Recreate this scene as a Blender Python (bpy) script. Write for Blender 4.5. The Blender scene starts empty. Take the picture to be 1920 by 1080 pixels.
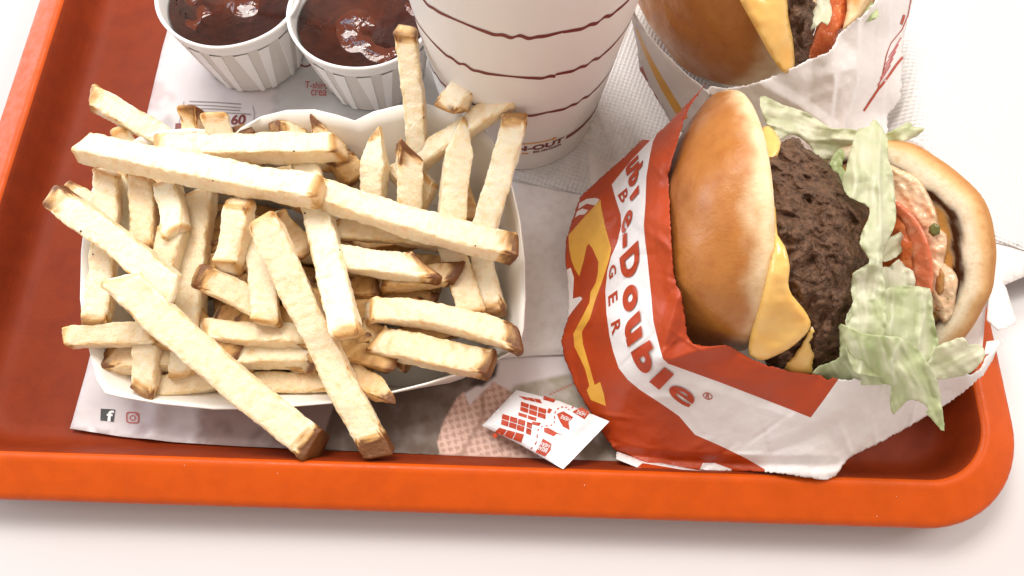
import bpy, bmesh, math, random
import numpy as np
from mathutils import Vector, noise, Matrix
from mathutils.geometry import delaunay_2d_cdt

SC = bpy.context.scene
S = 0.01                                    # everything below is measured in centimetres
# ---------------------------------------------------------------- camera
F = 1450.0; LOOK = 30.6
_t = math.radians(22.2); _r = math.radians(1.8)
FWD = np.array([0, math.sin(_t), -math.cos(_t)])
CAM = np.array([0, 0, 2.0]) - FWD * LOOK
_rt = np.array([1.0, 0, 0]); _up = np.cross(_rt, FWD)
CX = math.cos(_r) * _rt + math.sin(_r) * _up
CY = -math.sin(_r) * _rt + math.cos(_r) * _up
cd = bpy.data.cameras.new('camera'); co = bpy.data.objects.new('camera', cd)
SC.collection.objects.link(co); SC.camera = co
cd.sensor_width = 36; cd.lens = 36 * F / 1920; cd.clip_start = .01; cd.clip_end = 50
M = Matrix.Identity(4)
for i in range(3):
    M[i][0] = CX[i]; M[i][1] = CY[i]; M[i][2] = -FWD[i]; M[i][3] = CAM[i] * S
co.matrix_world = M

def at(px, py, z):
    """point at height z seen at a place of the photograph (1920x1080)"""
    px, py, z = np.broadcast_arrays(np.asarray(px, float), np.asarray(py, float), np.asarray(z, float))
    d = (px[..., None] - 960) / F * CX - (py[..., None] - 540) / F * CY + FWD
    return CAM + d * ((z - CAM[2]) / d[..., 2])[..., None]
def pj(P):
    q = np.asarray(P, float) - CAM; a, b, c = q @ CX, q @ CY, q @ FWD
    return 960 + F * a / c, 540 - F * b / c
def depth(px, py, z): return float((at(px, py, z) - CAM) @ FWD)

# ---------------------------------------------------------------- light
W = bpy.data.worlds.new('World'); SC.world = W; W.use_nodes = True
bg = W.node_tree.nodes['Background']; bg.inputs[0].default_value = (1, .85, .75, 1); bg.inputs[1].default_value = .70
def area(name, loc, tgt, sx, sy, power, col):
    l = bpy.data.lights.new(name, 'AREA'); l.shape = 'RECTANGLE'; l.size = sx; l.size_y = sy
    l.energy = power; l.color = col
    o = bpy.data.objects.new(name, l); SC.collection.objects.link(o); o.location = loc
    o.rotation_euler = (Vector(tgt) - Vector(loc)).to_track_quat('-Z', 'Y').to_euler()
area('ceiling_light', (-.30, .50, 1.05), (0, .05, 0), .60, .40, 10.5, (1, .96, .91))
area('right_ceiling_light', (1.0, .35, .85), (.1, .05, 0), .45, .45, 6.4, (1, .96, .91))
area('window_light', (-1.30, .50, .42), (0, .05, 0), 1.3, .8, 12, (.66, .84, 1))
area('added_blue_light', (-.42, .98, 1.05), (-.1, .1, 0), .10, .22, .5, (.25, .70, 1))  # added blue lamp, set where its reflection tints the ketchup
for i, (x, y) in enumerate(((-.5, .95), (-.2, 1.25), (.45, 1.15), (.75, .8), (-.05, .95), (.3, 1.45))):
    area('ceiling_spot', (x, y, 1.7), (0, 0, 0), .05, .05, 1.1, (1, .95, .86))
SC.view_settings.view_transform = 'Standard'; SC.view_settings.look = 'None'
SC.view_settings.exposure = .18; SC.view_settings.gamma = 1

# ---------------------------------------------------------------- materials
def mat(name, col, rough=.5, col2=None, ns=1.5, lo=.4, hi=.65, bump=(), sss=0, sr=.1, attr=False, spec=.5, coat=0, detail=4, vor=None, vcol=None,
        trans=0, emboss=None, stretch=None, rr=None):
    m = bpy.data.materials.new(name); m.use_nodes = True; nt = m.node_tree; N = nt.nodes; L = nt.links
    p = N['Principled BSDF']; tc = N.new('ShaderNodeTexCoord').outputs['Object']
    mp = N.new('ShaderNodeMapping'); mp.inputs['Scale'].default_value = [100 * s for s in (stretch or (1, 1, 1))]
    L.new(tc, mp.inputs[0]); crd = mp.outputs[0]
    def nz(scale, det=4, rough_=.55):
        n = N.new('ShaderNodeTexNoise'); n.inputs['Scale'].default_value = scale; n.inputs['Detail'].default_value = det
        n.inputs['Roughness'].default_value = rough_; L.new(crd, n.inputs['Vector']); return n
    c = None
    if attr:
        a = N.new('ShaderNodeAttribute'); a.attribute_name = 'Col'; c = a.outputs['Color']
    else:
        rgb = N.new('ShaderNodeRGB'); rgb.outputs[0].default_value = (*col, 1); c = rgb.outputs[0]
    if col2 is not None:
        n = nz(ns, detail); mr = N.new('ShaderNodeMapRange'); mr.inputs[1].default_value = lo; mr.inputs[2].default_value = hi
        L.new(n.outputs[0], mr.inputs[0])
        mx = N.new('ShaderNodeMix'); mx.data_type = 'RGBA'
        if attr:
            mx.blend_type = 'MULTIPLY'
        L.new(mr.outputs[0], mx.inputs[0]); L.new(c, mx.inputs[6]); mx.inputs[7].default_value = (*col2, 1); c = mx.outputs[2]
    L.new(c, p.inputs['Base Color'])
    p.inputs['Roughness'].default_value = rough
    if rr:
        n = nz(rr[0]); mr = N.new('ShaderNodeMapRange'); mr.inputs[1].default_value = .35; mr.inputs[2].default_value = .65
        mr.inputs[3].default_value = rr[1]; mr.inputs[4].default_value = rr[2]
        L.new(n.outputs[0], mr.inputs[0]); L.new(mr.outputs[0], p.inputs['Roughness'])
    p.inputs['Specular IOR Level'].default_value = spec
    if coat: p.inputs['Coat Weight'].default_value = coat; p.inputs['Coat Roughness'].default_value = .12
    if sss:
        p.inputs['Subsurface Weight'].default_value = sss; p.inputs['Subsurface Scale'].default_value = sr * S
        p.inputs['Subsurface Radius'].default_value = (1, .6, .3)
    prev = None
    if vor:                                         # crumbled grains
        dn_ = nz(vor[0] * .8, 3); va = N.new('ShaderNodeVectorMath'); va.operation = 'SCALE'; va.inputs[3].default_value = .35; L.new(dn_.outputs['Color'], va.inputs[0])
        vb = N.new('ShaderNodeVectorMath'); L.new(crd, vb.inputs[0]); L.new(va.outputs[0], vb.inputs[1])
        v = N.new('ShaderNodeTexVoronoi'); v.inputs['Scale'].default_value = vor[0]; L.new(vb.outputs[0], v.inputs['Vector'])
        bn = N.new('ShaderNodeBump'); bn.inputs['Distance'].default_value = vor[1] * S; bn.invert = True; L.new(v.outputs['Distance'], bn.inputs['Height']); prev = bn.outputs[0]
        if vcol:
            sp_ = N.new('ShaderNodeSeparateColor'); L.new(v.outputs['Color'], sp_.inputs[0]); m3 = N.new('ShaderNodeMix'); m3.data_type = 'RGBA'
            m4 = N.new('ShaderNodeMath'); m4.operation = 'MULTIPLY'; m4.inputs[1].default_value = .75; L.new(sp_.outputs[0], m4.inputs[0])
            L.new(m4.outputs[0], m3.inputs[0]); L.new(c, m3.inputs[6]); m3.inputs[7].default_value = (*vcol, 1); c = m3.outputs[2]; L.new(c, p.inputs['Base Color'])
    for b in bump:
        sc_, d = b[0], b[1]
        n = nz(sc_, b[2] if len(b) > 2 else 4)
        bn = N.new('ShaderNodeBump'); bn.inputs['Strength'].default_value = 1; bn.inputs['Distance'].default_value = d * S
        L.new(n.outputs[0], bn.inputs['Height'])
        if prev: L.new(prev, bn.inputs['Normal'])
        prev = bn.outputs[0]
    if emboss:
        v = N.new('ShaderNodeTexVoronoi'); v.inputs['Randomness'].default_value = 0; v.inputs['Scale'].default_value = emboss[0]
        m2 = N.new('ShaderNodeMapping'); m2.inputs['Rotation'].default_value = (0, 0, emboss[2]); m2.inputs['Scale'].default_value = (1, 1, 0)
        L.new(crd, m2.inputs[0]); L.new(m2.outputs[0], v.inputs['Vector'])
        bn = N.new('ShaderNodeBump'); bn.inputs['Distance'].default_value = emboss[1] * S
        L.new(v.outputs['Distance'], bn.inputs['Height'])
        if prev: L.new(prev, bn.inputs['Normal'])
        prev = bn.outputs[0]
    if prev: L.new(prev, p.inputs['Normal'])
    if trans:
        t = N.new('ShaderNodeBsdfTranslucent'); L.new(c, t.inputs[0]); ms = N.new('ShaderNodeMixShader'); ms.inputs[0].default_value = trans
        out = N['Material Output']; L.new(p.outputs[0], ms.inputs[1]); L.new(t.outputs[0], ms.inputs[2]); L.new(ms.outputs[0], out.inputs[0])
    return m

TABLE = mat('white_laminate', (.57, .545, .55), .22, bump=((.5, .003),))
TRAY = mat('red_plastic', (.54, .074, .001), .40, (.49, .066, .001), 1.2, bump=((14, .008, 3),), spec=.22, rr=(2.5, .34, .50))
WELL = mat('red_plastic_shaded_well', (.225, .028, .004), .56, (.195, .024, .004), 1.2, bump=((20, .012, 3),), spec=.18)  # lip plastic made darker: the well's shade is put into this colour
MATP = mat('liner_paper', (1, 1, 1), .6, attr=True, col2=(.90, .88, .87), ns=.9, lo=.5, hi=.8, bump=((2.5, .02),), trans=.05)
NAPK = mat('napkin_paper', (.745, .73, .725), .8, emboss=(5.2, .07, .30), bump=((3, .012),), trans=.1)
NAPK2 = mat('napkin_paper_flat', (.82, .77, .75), .8, (.73, .67, .65), 2.4, .45, .75, emboss=(5.2, .012, .30), bump=((1.1, .05, 4), (5, .012)), trans=.1)
BOATI = mat('boat_board', (.88, .85, .79), .5, (.85, .81, .74), .6, .5, .8, bump=((6, .004),))
PRINTR = mat('red_ink', (.46, .048, .010), .5, (.40, .035, .008), 3, bump=((5, .006),))
CUPW = mat('cup_board', (.78, .74, .71), .42, bump=((10, .002),))
INKD = mat('maroon_ink', (.17, .020, .014), .5)
INKY = mat('amber_ink', (.72, .33, .04), .5)
INKK = mat('black_ink', (.03, .03, .03), .5)
INKW = mat('white_ink', (.8, .8, .8), .5)
INKP = mat('pink_ink', (.50, .12, .12), .5)
INKG = mat('grey_ink', (.28, .25, .24), .5)
SOUFL = mat('pleated_paper', (.82, .80, .78), .55, bump=((8, .004),))
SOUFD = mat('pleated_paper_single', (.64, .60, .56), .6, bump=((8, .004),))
KETCH = mat('ketchup', (.105, .018, .004), .10, (.075, .012, .003), 2.2, bump=((1.2, .05, 2), (6, .012, 1)), spec=.5)
WWHITE = mat('wrapper_white', (.82, .78, .77), .45, (.74, .70, .69), .8, .5, .8, bump=((2.2, .03, 5), (7, .006)), trans=.08)
WRED = mat('wrapper_red', (.43, .047, .003), .44, (.38, .040, .003), .9, .4, .75, bump=((2.2, .03, 5), (7, .006)))
WYEL = mat('wrapper_yellow', (.78, .42, .055), .42, (.68, .33, .04), 1.0, .5, .8, bump=((2.2, .03, 5),))
WINK = mat('wrapper_lettering', (.40, .040, .006), .45, bump=((2.2, .03, 5),))
FRY = mat('potato', (1, 1, 1), .42, attr=True, col2=(.93, .84, .66), ns=3.6, lo=.50, hi=.76, bump=((4, .06, 5), (14, .03, 4)), sss=.45, sr=.6, spec=.42)
BUN = mat('bun_crust', (1, 1, 1), .36, attr=True, col2=(.84, .70, .54), ns=1.8, lo=.45, hi=.8, bump=((.8, .05), (3.4, .025, 5), (12, .010, 4)), sss=.06, sr=.25, coat=.08, rr=(1.1, .28, .55))
HEEL = mat('bun_crumb', (1, 1, 1), .6, attr=True, col2=(.86, .74, .60), ns=4, lo=.5, hi=.8, bump=((9, .018, 5),), spec=.08)
PATTY = mat('beef', (.055, .025, .012), .45, (.15, .078, .044), 3.6, .42, .66, bump=((5, .06, 5), (12, .06, 5)), spec=.32, rr=(3, .22, .65), vor=(5.5, .10), vcol=(.18, .092, .052))
CHEESE = mat('cheese', (.80, .50, .15), .26, (.76, .42, .09), 1.1, .45, .7, bump=((.7, .06, 2), (4, .008)), sss=.3, sr=.6, coat=.3)
LETT = mat('lettuce', (1, 1, 1), .32, attr=True, col2=(.90, .95, .82), ns=1.2, lo=.45, hi=.8, bump=((1.2, .04, 3), (5, .010, 3)), trans=.48, spec=.5, rr=(2, .2, .5))
TOMA = mat('tomato', (.60, .13, .035), .22, (.68, .24, .07), 2.2, .5, .7, bump=((5, .05, 3),), sss=.3, sr=.5, spec=.6)
TOMR = mat('tomato_flesh', (.55, .14, .06), .25, (.66, .26, .15), 2.5, .5, .7, bump=((4, .04, 3),), sss=.2, sr=.3)
SAUCE = mat('pink_sauce', (.78, .55, .36), .24, (.70, .40, .20), 1.7, .5, .7, bump=((1.8, .12, 3), (6, .03)), sss=.2, sr=.4, coat=.5)
RELISH = mat('relish', (.14, .15, .04), .3, bump=((4, .05),))
SALTP = mat('packet_paper', (.82, .83, .86), .38, bump=((3, .03, 3),), trans=.05)
SALT = mat('salt', (.85, .82, .78), .3)
SPECK = mat('dark_speck', (.03, .02, .012), .6)

# ---------------------------------------------------------------- helpers
def tag(o, label=None, cat=None, group=None, kind=None):
    if label: o['label'] = label
    if cat: o['category'] = cat
    if group: o['group'] = group
    if kind: o['kind'] = kind
    return o
def empty(name, loc, label=None, cat=None, group=None):
    o = bpy.data.objects.new(name, None); SC.collection.objects.link(o); o.location = [c * S for c in loc]
    o.empty_display_size = .01; o['_'] = 0; del o['_']
    return tag(o, label, cat, group)
def mk(name, V, Fc, mats, parent=None, mi=None, col=None, thick=0, smooth=True, origin=None, bev=0, label=None, sub=0):
    V = np.asarray(V, float)
    if parent is not None:
        og = np.zeros(3); q = parent
        while q is not None: og = og + np.array(q.location) / S; q = q.parent
    elif origin is not None: og = np.asarray(origin, float)
    else: og = np.array([V[:, 0].mean(), V[:, 1].mean(), V[:, 2].min()])
    me = bpy.data.meshes.new(name); me.from_pydata([tuple(v) for v in (V - og) * S], [], [list(map(int, f)) for f in Fc])
    if not isinstance(mats, (list, tuple)): mats = [mats]
    for m in mats: me.materials.append(m)
    if mi is not None: me.polygons.foreach_set('material_index', np.asarray(mi, dtype=np.int32))
    if smooth: me.polygons.foreach_set('use_smooth', np.ones(len(me.polygons), dtype=bool))
    if col is not None:
        a = me.color_attributes.new('Col', 'FLOAT_COLOR', 'POINT'); c = np.ones((len(V), 4)); c[:, :3] = col
        a.data.foreach_set('color', c.ravel())
    me.update()
    o = bpy.data.objects.new(name, me); SC.collection.objects.link(o)
    if parent is not None: o.parent = parent
    else: o.location = [c * S for c in og]
    if bev:
        b = o.modifiers.new('bevel', 'BEVEL'); b.width = bev * S; b.segments = 2; b.limit_method = 'ANGLE'
    if thick:
        s = o.modifiers.new('solid', 'SOLIDIFY'); s.thickness = thick * S; s.offset = -1
    if label: o['label'] = label
    return o
def inpoly(P, poly):
    x, y = P[:, 0], P[:, 1]; r = np.zeros(len(P), bool); n = len(poly); j = n - 1
    for i in range(n):
        xi, yi = poly[i]; xj, yj = poly[j]
        if yi != yj:
            r ^= ((yi > y) != (yj > y)) & (x < (xj - xi) * (y - yi) / (yj - yi) + xi)
        j = i
    return r
def pdist(P, poly, closed=True):
    A = np.array(poly, float)[:, :2]; B = np.roll(A, -1, 0)
    if not closed: A, B = A[:-1], B[:-1]
    AB = B - A; L = (AB ** 2).sum(1); k = L > 0; A, AB, L = A[k], AB[k], L[k]; out = np.empty(len(P))
    for i in range(0, len(P), 2000):
        D = P[i:i + 2000, None, :2] - A[None]; t = np.minimum(np.maximum((D * AB).sum(2) / L, 0), 1)
        D -= t[..., None] * AB; out[i:i + 2000] = np.sqrt((D ** 2).sum(2).min(1))
    return out
def smooth_poly(poly, k=4, closed=True):
    P = [np.array(p, float) for p in poly]; n = len(P); out = []
    for i in range(n if closed else n - 1):
        a, b, c, d = (P[(i - 1) % n], P[i], P[(i + 1) % n], P[(i + 2) % n]) if closed else (P[max(i - 1, 0)], P[i], P[i + 1], P[min(i + 2, n - 1)])
        for j in range(k):
            t = j / k
            out.append(.5 * (2 * b + (c - a) * t + (2 * a - 5 * b + 4 * c - d) * t * t + (3 * b - a - 3 * c + d) * t ** 3))
    if not closed: out.append(P[-1])
    return out
def resample(poly, sp, closed=True, jag=0, rng=None):
    out = []; n = len(poly)
    for i in range(n if closed else n - 1):
        a = np.array(poly[i], float); b = np.array(poly[(i + 1) % n], float); k = max(1, int(round(np.hypot(*(b - a)) / sp)))
        for j in range(k):
            q = a + (b - a) * j / k
            if jag and rng is not None and j: q = q + rng.normal(size=2) * jag
            out.append(q)
    if not closed: out.append(np.array(poly[-1], float))
    return out
class ZF:
    """smooth height through a few measured points"""
    def __init__(s, pts, sc=500.):
        p = np.array(pts, float); s.P = p[:, :2] / sc; s.sc = sc; n = len(p)
        K = s.k(np.linalg.norm(s.P[:, None] - s.P[None], axis=2)) + 1e-5 * np.eye(n)
        A = np.block([[K, np.c_[np.ones(n), s.P]], [np.r_[[np.ones(n)], s.P.T], np.zeros((3, 3))]])
        s.w = np.linalg.solve(A, np.r_[p[:, 2], 0, 0, 0])
    @staticmethod
    def k(r): return np.where(r > 0, r * r * np.log(np.maximum(r, 1e-9)), 0)
    def __call__(s, Q):
        Q = np.atleast_2d(Q)[:, :2] / s.sc
        return s.k(np.linalg.norm(Q[:, None] - s.P[None], axis=2)) @ s.w[:-3] + s.w[-3] + Q @ s.w[-2:]
def creases(seed, box, n, amp, width, length):
    rng = np.random.default_rng(seed); L = []
    for i in range(n):
        c = np.array([rng.uniform(box[0], box[2]), rng.uniform(box[1], box[3])]); a = rng.uniform(0, math.pi)
        L.append((c, np.array([math.cos(a), math.sin(a)]), rng.choice([-1, 1]) * amp * rng.uniform(.4, 1), width * rng.uniform(.5, 1.4), length * rng.uniform(.5, 1.3)))
    def f(Q):
        z = np.zeros(len(Q))
        for c, d, a, w, l in L:
            q = Q - c; u = q @ d; v = q @ np.array([-d[1], d[0]])
            z += a * np.maximum(0, 1 - np.abs(v) / w) * np.exp(-(u / l) ** 2)
        return z
    return f
def nzf(Q, s, seed=0, oct=3):
    out = np.empty(len(Q))
    for i, q in enumerate(Q):
        x_, y_, z_ = q[0] * s, q[1] * s, (q[2] * s if len(q) > 2 else 0) + seed * 7.31
        v = Vector((.80 * x_ - .42 * y_ + .43 * z_, .53 * x_ + .80 * y_ - .27 * z_, -.23 * x_ + .44 * y_ + .87 * z_)); a = 0; w = 1
        for _ in range(oct): a += w * noise.noise(v); v = v * 2.03; w *= .5
        out[i] = a
    return out
def tri2d(outline, sp, regions=(), seed=0):
    """triangulate an outline with region borders kept as edges; region index of every triangle"""
    rng = np.random.default_rng(seed); pts = [Vector(p) for p in outline]; n = len(pts); ed = [(i, (i + 1) % n) for i in range(n)]
    for r in regions:
        r2 = resample(r, sp); k = len(pts); m = len(r2); pts += [Vector(p) for p in r2]; ed += [(k + i, k + (i + 1) % m) for i in range(m)]
    O = np.array(outline, float); x0, y0 = O.min(0); x1, y1 = O.max(0); g = []
    for j, y in enumerate(np.arange(y0, y1, sp * .87)):
        xs = np.arange(x0 + (sp / 2 if j % 2 else 0), x1, sp); g.append(np.c_[xs, np.full(len(xs), y)])
    G = np.concatenate(g) + rng.normal(size=(sum(map(len, g)), 2)) * sp * .07
    G = G[inpoly(G, O)]; G = G[pdist(G, O) > sp * .45]
    for r in regions: G = G[pdist(G, r) > sp * .4]
    pts += [Vector(p) for p in G]
    vs, es, fs, *_ = delaunay_2d_cdt(pts, ed, [], 0, 1e-5)
    V = np.array([tuple(v) for v in vs]); Fc = np.array([f for f in fs if len(f) == 3])
    C = V[Fc].mean(1); keep = inpoly(C, O); Fc = Fc[keep]; C = C[keep]
    # counter-clockwise in world terms is decided by the caller
    mi = np.zeros(len(Fc), int)
    for k, r in enumerate(regions): mi[inpoly(C, np.array(r, float))] = k + 1
    u = np.unique(Fc); re = -np.ones(len(V), int); re[u] = np.arange(len(u))
    return V[u], re[Fc], mi
def orient(V, Fc, up=True):
    Fc = np.array(Fc); a = V[Fc[:, 1]] - V[Fc[:, 0]]; b = V[Fc[:, 2]] - V[Fc[:, 0]]; nz_ = np.cross(a, b)
    c = V[Fc].mean(1); s = ((CAM - c) * nz_).sum(1) < 0
    Fc[s] = Fc[s][:, ::-1]; return Fc
def sheet(name, outline, zf, sp, mats, regions=(), rm=None, parent=None, thick=.02, colf=None, jag=0, seed=0, world=False, origin=None, label=None, smoothk=0):
    rng = np.random.default_rng(seed); o = smooth_poly(outline, smoothk) if smoothk else outline
    o = resample(o, sp, jag=jag, rng=rng)
    P, Fc, mi = tri2d(o, sp, regions, seed)
    V = np.c_[P, zf(P)] if world else at(P[:, 0], P[:, 1], zf(P))
    Fc = orient(V, Fc)
    if rm is not None: mi = np.array(rm)[mi]
    return mk(name, V, Fc, mats, parent, mi, colf(P, V) if colf else None, thick, origin=origin, label=label)
def blob(name, outline, zf, sp, mats, t, edge, parent=None, amp=.0, ns=1, seed=0, colf=None, jag=0, label=None, origin=None, flat=.25, smoothk=0, crumb=0):
    """closed lump: front from outline and height, bulging away from its outline, real thickness behind"""
    rng = np.random.default_rng(seed); o = smooth_poly(outline, smoothk) if smoothk else outline
    o = resample(o, sp, jag=jag, rng=rng)
    P, Fc, _ = tri2d(o, sp, (), seed); d = np.minimum(pdist(P, o) / edge, 1); b = np.sqrt(np.maximum(0, 1 - (1 - d) ** 2))
    z = zf(P); top = z + t * flat * b + (amp * nzf(np.c_[P / 60, z], ns, seed, 4) * np.minimum(1, d * 2.5) if amp else 0)
    if crumb:                                       # minced grains of several sizes
        V0 = at(P[:, 0], P[:, 1], z)
        for i_, q_ in enumerate(V0):
            v_ = Vector(q_) + Vector((noise.noise(Vector(q_) * 1.7), noise.noise(Vector(q_) * 1.7 + Vector((9, 0, 0))), 0)) * .35
            top[i_] += crumb * (.5 - noise.voronoi(v_ * 1.5)[0][0] * 1.1 + .5 * (.4 - noise.voronoi(v_ * 3.4)[0][0])) * min(1, d[i_] * 3 + .2)
    bot = z - t * b; n = len(P); V = np.r_[at(P[:, 0], P[:, 1], top), at(P[:, 0], P[:, 1], bot)]
    Fc = orient(V[:n], Fc); F2 = Fc[:, ::-1] + n
    # stitch the rim
    cnt = {}
    for f in Fc:
        for i in range(3): cnt[(f[i], f[(i + 1) % 3])] = 1
    rim = [(a, b2) for (a, b2) in cnt if (b2, a) not in cnt]
    FF = [list(f) for f in Fc] + [list(f) for f in F2] + [[b2, a, a + n, b2 + n] for a, b2 in rim]
    c = None
    if colf is not None: cc = colf(P, V[:n]); c = np.r_[cc, cc]
    ob = mk(name, V, FF, mats, parent, None, c, label=label, origin=origin)
    w = ob.modifiers.new('weld', 'WELD'); w.merge_threshold = 1e-6
    return ob
def glyph(txt, bold=.0, res=6):
    cu = bpy.data.curves.new('t', 'FONT'); cu.body = txt; cu.size = 1; cu.offset = bold; cu.resolution_u = res; cu.fill_mode = 'FRONT'
    o = bpy.data.objects.new('t', cu); SC.collection.objects.link(o)
    me = bpy.data.meshes.new_from_object(o.evaluated_get(bpy.context.evaluated_depsgraph_get()))
    bpy.data.objects.remove(o); bpy.data.curves.remove(cu)
    return me
def glyph_pts(txt, bold=0, step=.12):
    me = glyph(txt, bold); bm = bmesh.new(); bm.from_mesh(me); bpy.data.meshes.remove(me)
    bmesh.ops.triangulate(bm, faces=bm.faces[:])
    for _ in range(5):
        e = [x for x in bm.edges if x.calc_length() > step]
        if not e: break
        bmesh.ops.subdivide_edges(bm, edges=e, cuts=1); bmesh.ops.triangulate(bm, faces=bm.faces[:])
    bm.verts.index_update()
    V = np.array([v.co[:2] for v in bm.verts]); Fc = [[v.index for v in f.verts] for f in bm.faces]; bm.free()
    return V, Fc
def quad_text(name, txt, BS, BE, TS, TE, zf, m, parent, lift=.03, bold=.03, full=None, world=False, step=.12, label=None):
    """lay lettering into a four-cornered patch of a surface"""
    V, Fc = glyph_pts(txt, bold, step); mn = V.min(0); mxx = V.max(0)
    u = ((V[:, 0] - mn[0]) / (mxx[0] - mn[0]))[:, None]; v = ((V[:, 1] - mn[1]) / (mxx[1] - mn[1]))[:, None]
    BS, BE, TS, TE = [np.array(p, float) for p in (BS, BE, TS, TE)]
    P = (1 - u) * (1 - v) * BS + u * (1 - v) * BE + (1 - u) * v * TS + u * v * TE
    W3 = np.c_[P, zf(P) + lift] if world else at(P[:, 0], P[:, 1], zf(P) + lift)
    return mk(name, W3, orient(W3, Fc), m, parent, label=label)
def decal(name, poly, zf, m, parent, sp=4, lift=.03, sm=0, label=None):
    o = smooth_poly(poly, sm) if sm else poly
    P, Fc, _ = tri2d(resample(o, sp), sp); V = at(P[:, 0], P[:, 1], zf(P) + lift)
    return mk(name, V, orient(V, Fc), m, parent, label=label)
def stroke(pts, w, closed=False):
    P = [np.array(p, float) for p in pts]; L = []; R = []
    for i, p in enumerate(P):
        a = P[max(i - 1, 0)]; b = P[min(i + 1, len(P) - 1)]; d = (b - a) / (np.hypot(*(b - a)) + 1e-9); n = np.array([-d[1], d[0]]) * w / 2
        L.append(p + n); R.append(p - n)
    return L + R[::-1]
def sstep(x, a, b): t = np.clip((x - a) / (b - a), 0, 1); return t * t * (3 - 2 * t)
def mixc(c, c2, w): w = np.asarray(w)[:, None]; return c * (1 - w) + np.array(c2) * w
def revolve(prof, n, closed_top=False):
    V = []; Fc = []
    for r, z in prof:
        for k in range(n): a = 2 * math.pi * k / n; V.append((r * math.cos(a), r * math.sin(a), z))
    for i in range(len(prof) - 1):
        for k in range(n): Fc.append([i * n + k, i * n + (k + 1) % n, (i + 1) * n + (k + 1) % n, (i + 1) * n + k])
    return np.array(V), Fc

# ---------------------------------------------------------------- table and tray
P, Fc = np.array([(-150, -120, 0), (150, -120, 0), (150, 150, 0), (-150, 150, 0)], float), [[0, 1, 2, 3]]
tag(mk('table_top', P, Fc, TABLE, smooth=False, origin=(0, 0, 0)), kind='structure')

TX0, TX1, TY0, TY1, TR = -22.55, 19.05, -8.62, 21.5, 3.9
def rring(d, z, k=14):
    out = []; r = max(TR - d, .3)
    for cx, cy, a0 in ((TX1 - d - r, TY1 - d - r, 0), (TX0 + d + r, TY1 - d - r, 90), (TX0 + d + r, TY0 + d + r, 180), (TX1 - d - r, TY0 + d + r, 270)):
        for j in range(k + 1):
            a = math.radians(a0 + 90 * j / k); out.append((cx + r * math.cos(a), cy + r * math.sin(a), z))
    return out
prof = [(.30, 1.30), (.06, 1.32), (0, 1.42), (.01, 1.56), (.09, 1.70), (.24, 1.79), (.7, 2.02), (1.25, 2.27), (1.38, 2.315), (1.50, 2.30), (1.60, 2.22), (1.70, 2.02), (1.95, 1.3),
        (2.15, .85), (2.35, .60), (2.6, .47), (3.0, .42), (4, .41)]
under = [(4, .12), (2.9, .12), (2.5, .25), (2.2, .6), (1.9, 1.4), (1.7, 1.85), (1.4, 2.08), (.9, 1.92), (.45, 1.66), (.36, 1.50), (.30, 1.30)]
V = []; Fc = []; rings = under + prof[1:]; m = len(rring(0, 0))
for d, z in rings: V += rring(d, z)
for i in range(len(rings) - 1):
    for k in range(m): Fc.append([i * m + k, i * m + (k + 1) % m, (i + 1) * m + (k + 1) % m, (i + 1) * m + k])
last = (len(rings) - 1) * m
Fc.append([last + k for k in range(m)]); Fc.append([k for k in range(m)][::-1])
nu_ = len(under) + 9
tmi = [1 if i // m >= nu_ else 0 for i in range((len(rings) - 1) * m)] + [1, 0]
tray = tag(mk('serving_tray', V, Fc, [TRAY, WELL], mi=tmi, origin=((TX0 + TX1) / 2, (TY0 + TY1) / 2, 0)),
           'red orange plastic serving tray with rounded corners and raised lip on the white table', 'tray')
rng = random.Random(5)
V = []; Fc = []
for i in range(14):
    x = rng.uniform(-19, 16); d = rng.uniform(.3, 1.3); y = TY0 + d; z = 1.79 + (d - .24) * .5
    if rng.random() < .3: x = TX0 + d; y = rng.uniform(-5, 14)
    if x > -6 and rng.random() < .5: continue
    s = rng.uniform(.008, .014); k = len(V)
    V += [(x - s, y - s, z), (x + s, y - s, z), (x + s, y + s, z), (x - s, y + s, z), (x, y, z + s)]
    Fc += [[k, k + 1, k + 4], [k + 1, k + 2, k + 4], [k + 2, k + 3, k + 4], [k + 3, k, k + 4]]
tag(mk('salt_grains', V, Fc, SALT, smooth=False), 'loose salt grains scattered on the red lip of the tray', 'salt', kind='stuff')

# ---------------------------------------------------------------- printed tray liner
def wpoly(poly, z=.5): q = at([p[0] for p in poly], [p[1] for p in poly], z); return [tuple(v[:2]) for v in q]
lo_px = [(135, 805), (163, 700), (200, 545), (245, 345), (280, 200), (305, 92), (330, 0), (360, -120), (700, -140), (1100, -120), (1500, 0), (1640, 300), (1640, 700), (1560, 880),
         (1400, 876), (1200, 869), (1000, 862), (850, 857), (600, 846), (450, 839), (330, 831), (230, 820)]
lcr = creases(3, (-20, -7, 12, 18), 16, .05, .9, 5)
def liner_z(Q):
    z = .56 + .03 * nzf(Q, .25, 2, 2) + lcr(Q) * .7
    z = z + .38 * sstep(-Q[:, 1], 5.6, 6.9) + .25 * np.exp(-((Q[:, 0] + 18.6) ** 2 + (Q[:, 1] + 5.5) ** 2) / 2.5)
    z = z + .16 * np.maximum(0, 1 - np.abs(Q[:, 0] + 13.6) / .5) * sstep(-Q[:, 1], 3, 5)
    return z
def liner_zp(Pp):                                   # same surface asked by photograph position
    z = np.full(len(Pp), .56)
    for _ in range(4): z = liner_z(at(Pp[:, 0], Pp[:, 1], z)[:, :2])
    return z
DARK = [(628, 755), (700, 735), (870, 690), (905, 690), (900, 720), (860, 745), (835, 790), (822, 830), (830, 865), (600, 865), (612, 800)]
HAIR = [(905, 690), (935, 680), (930, 705), (905, 725), (880, 722)]
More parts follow.
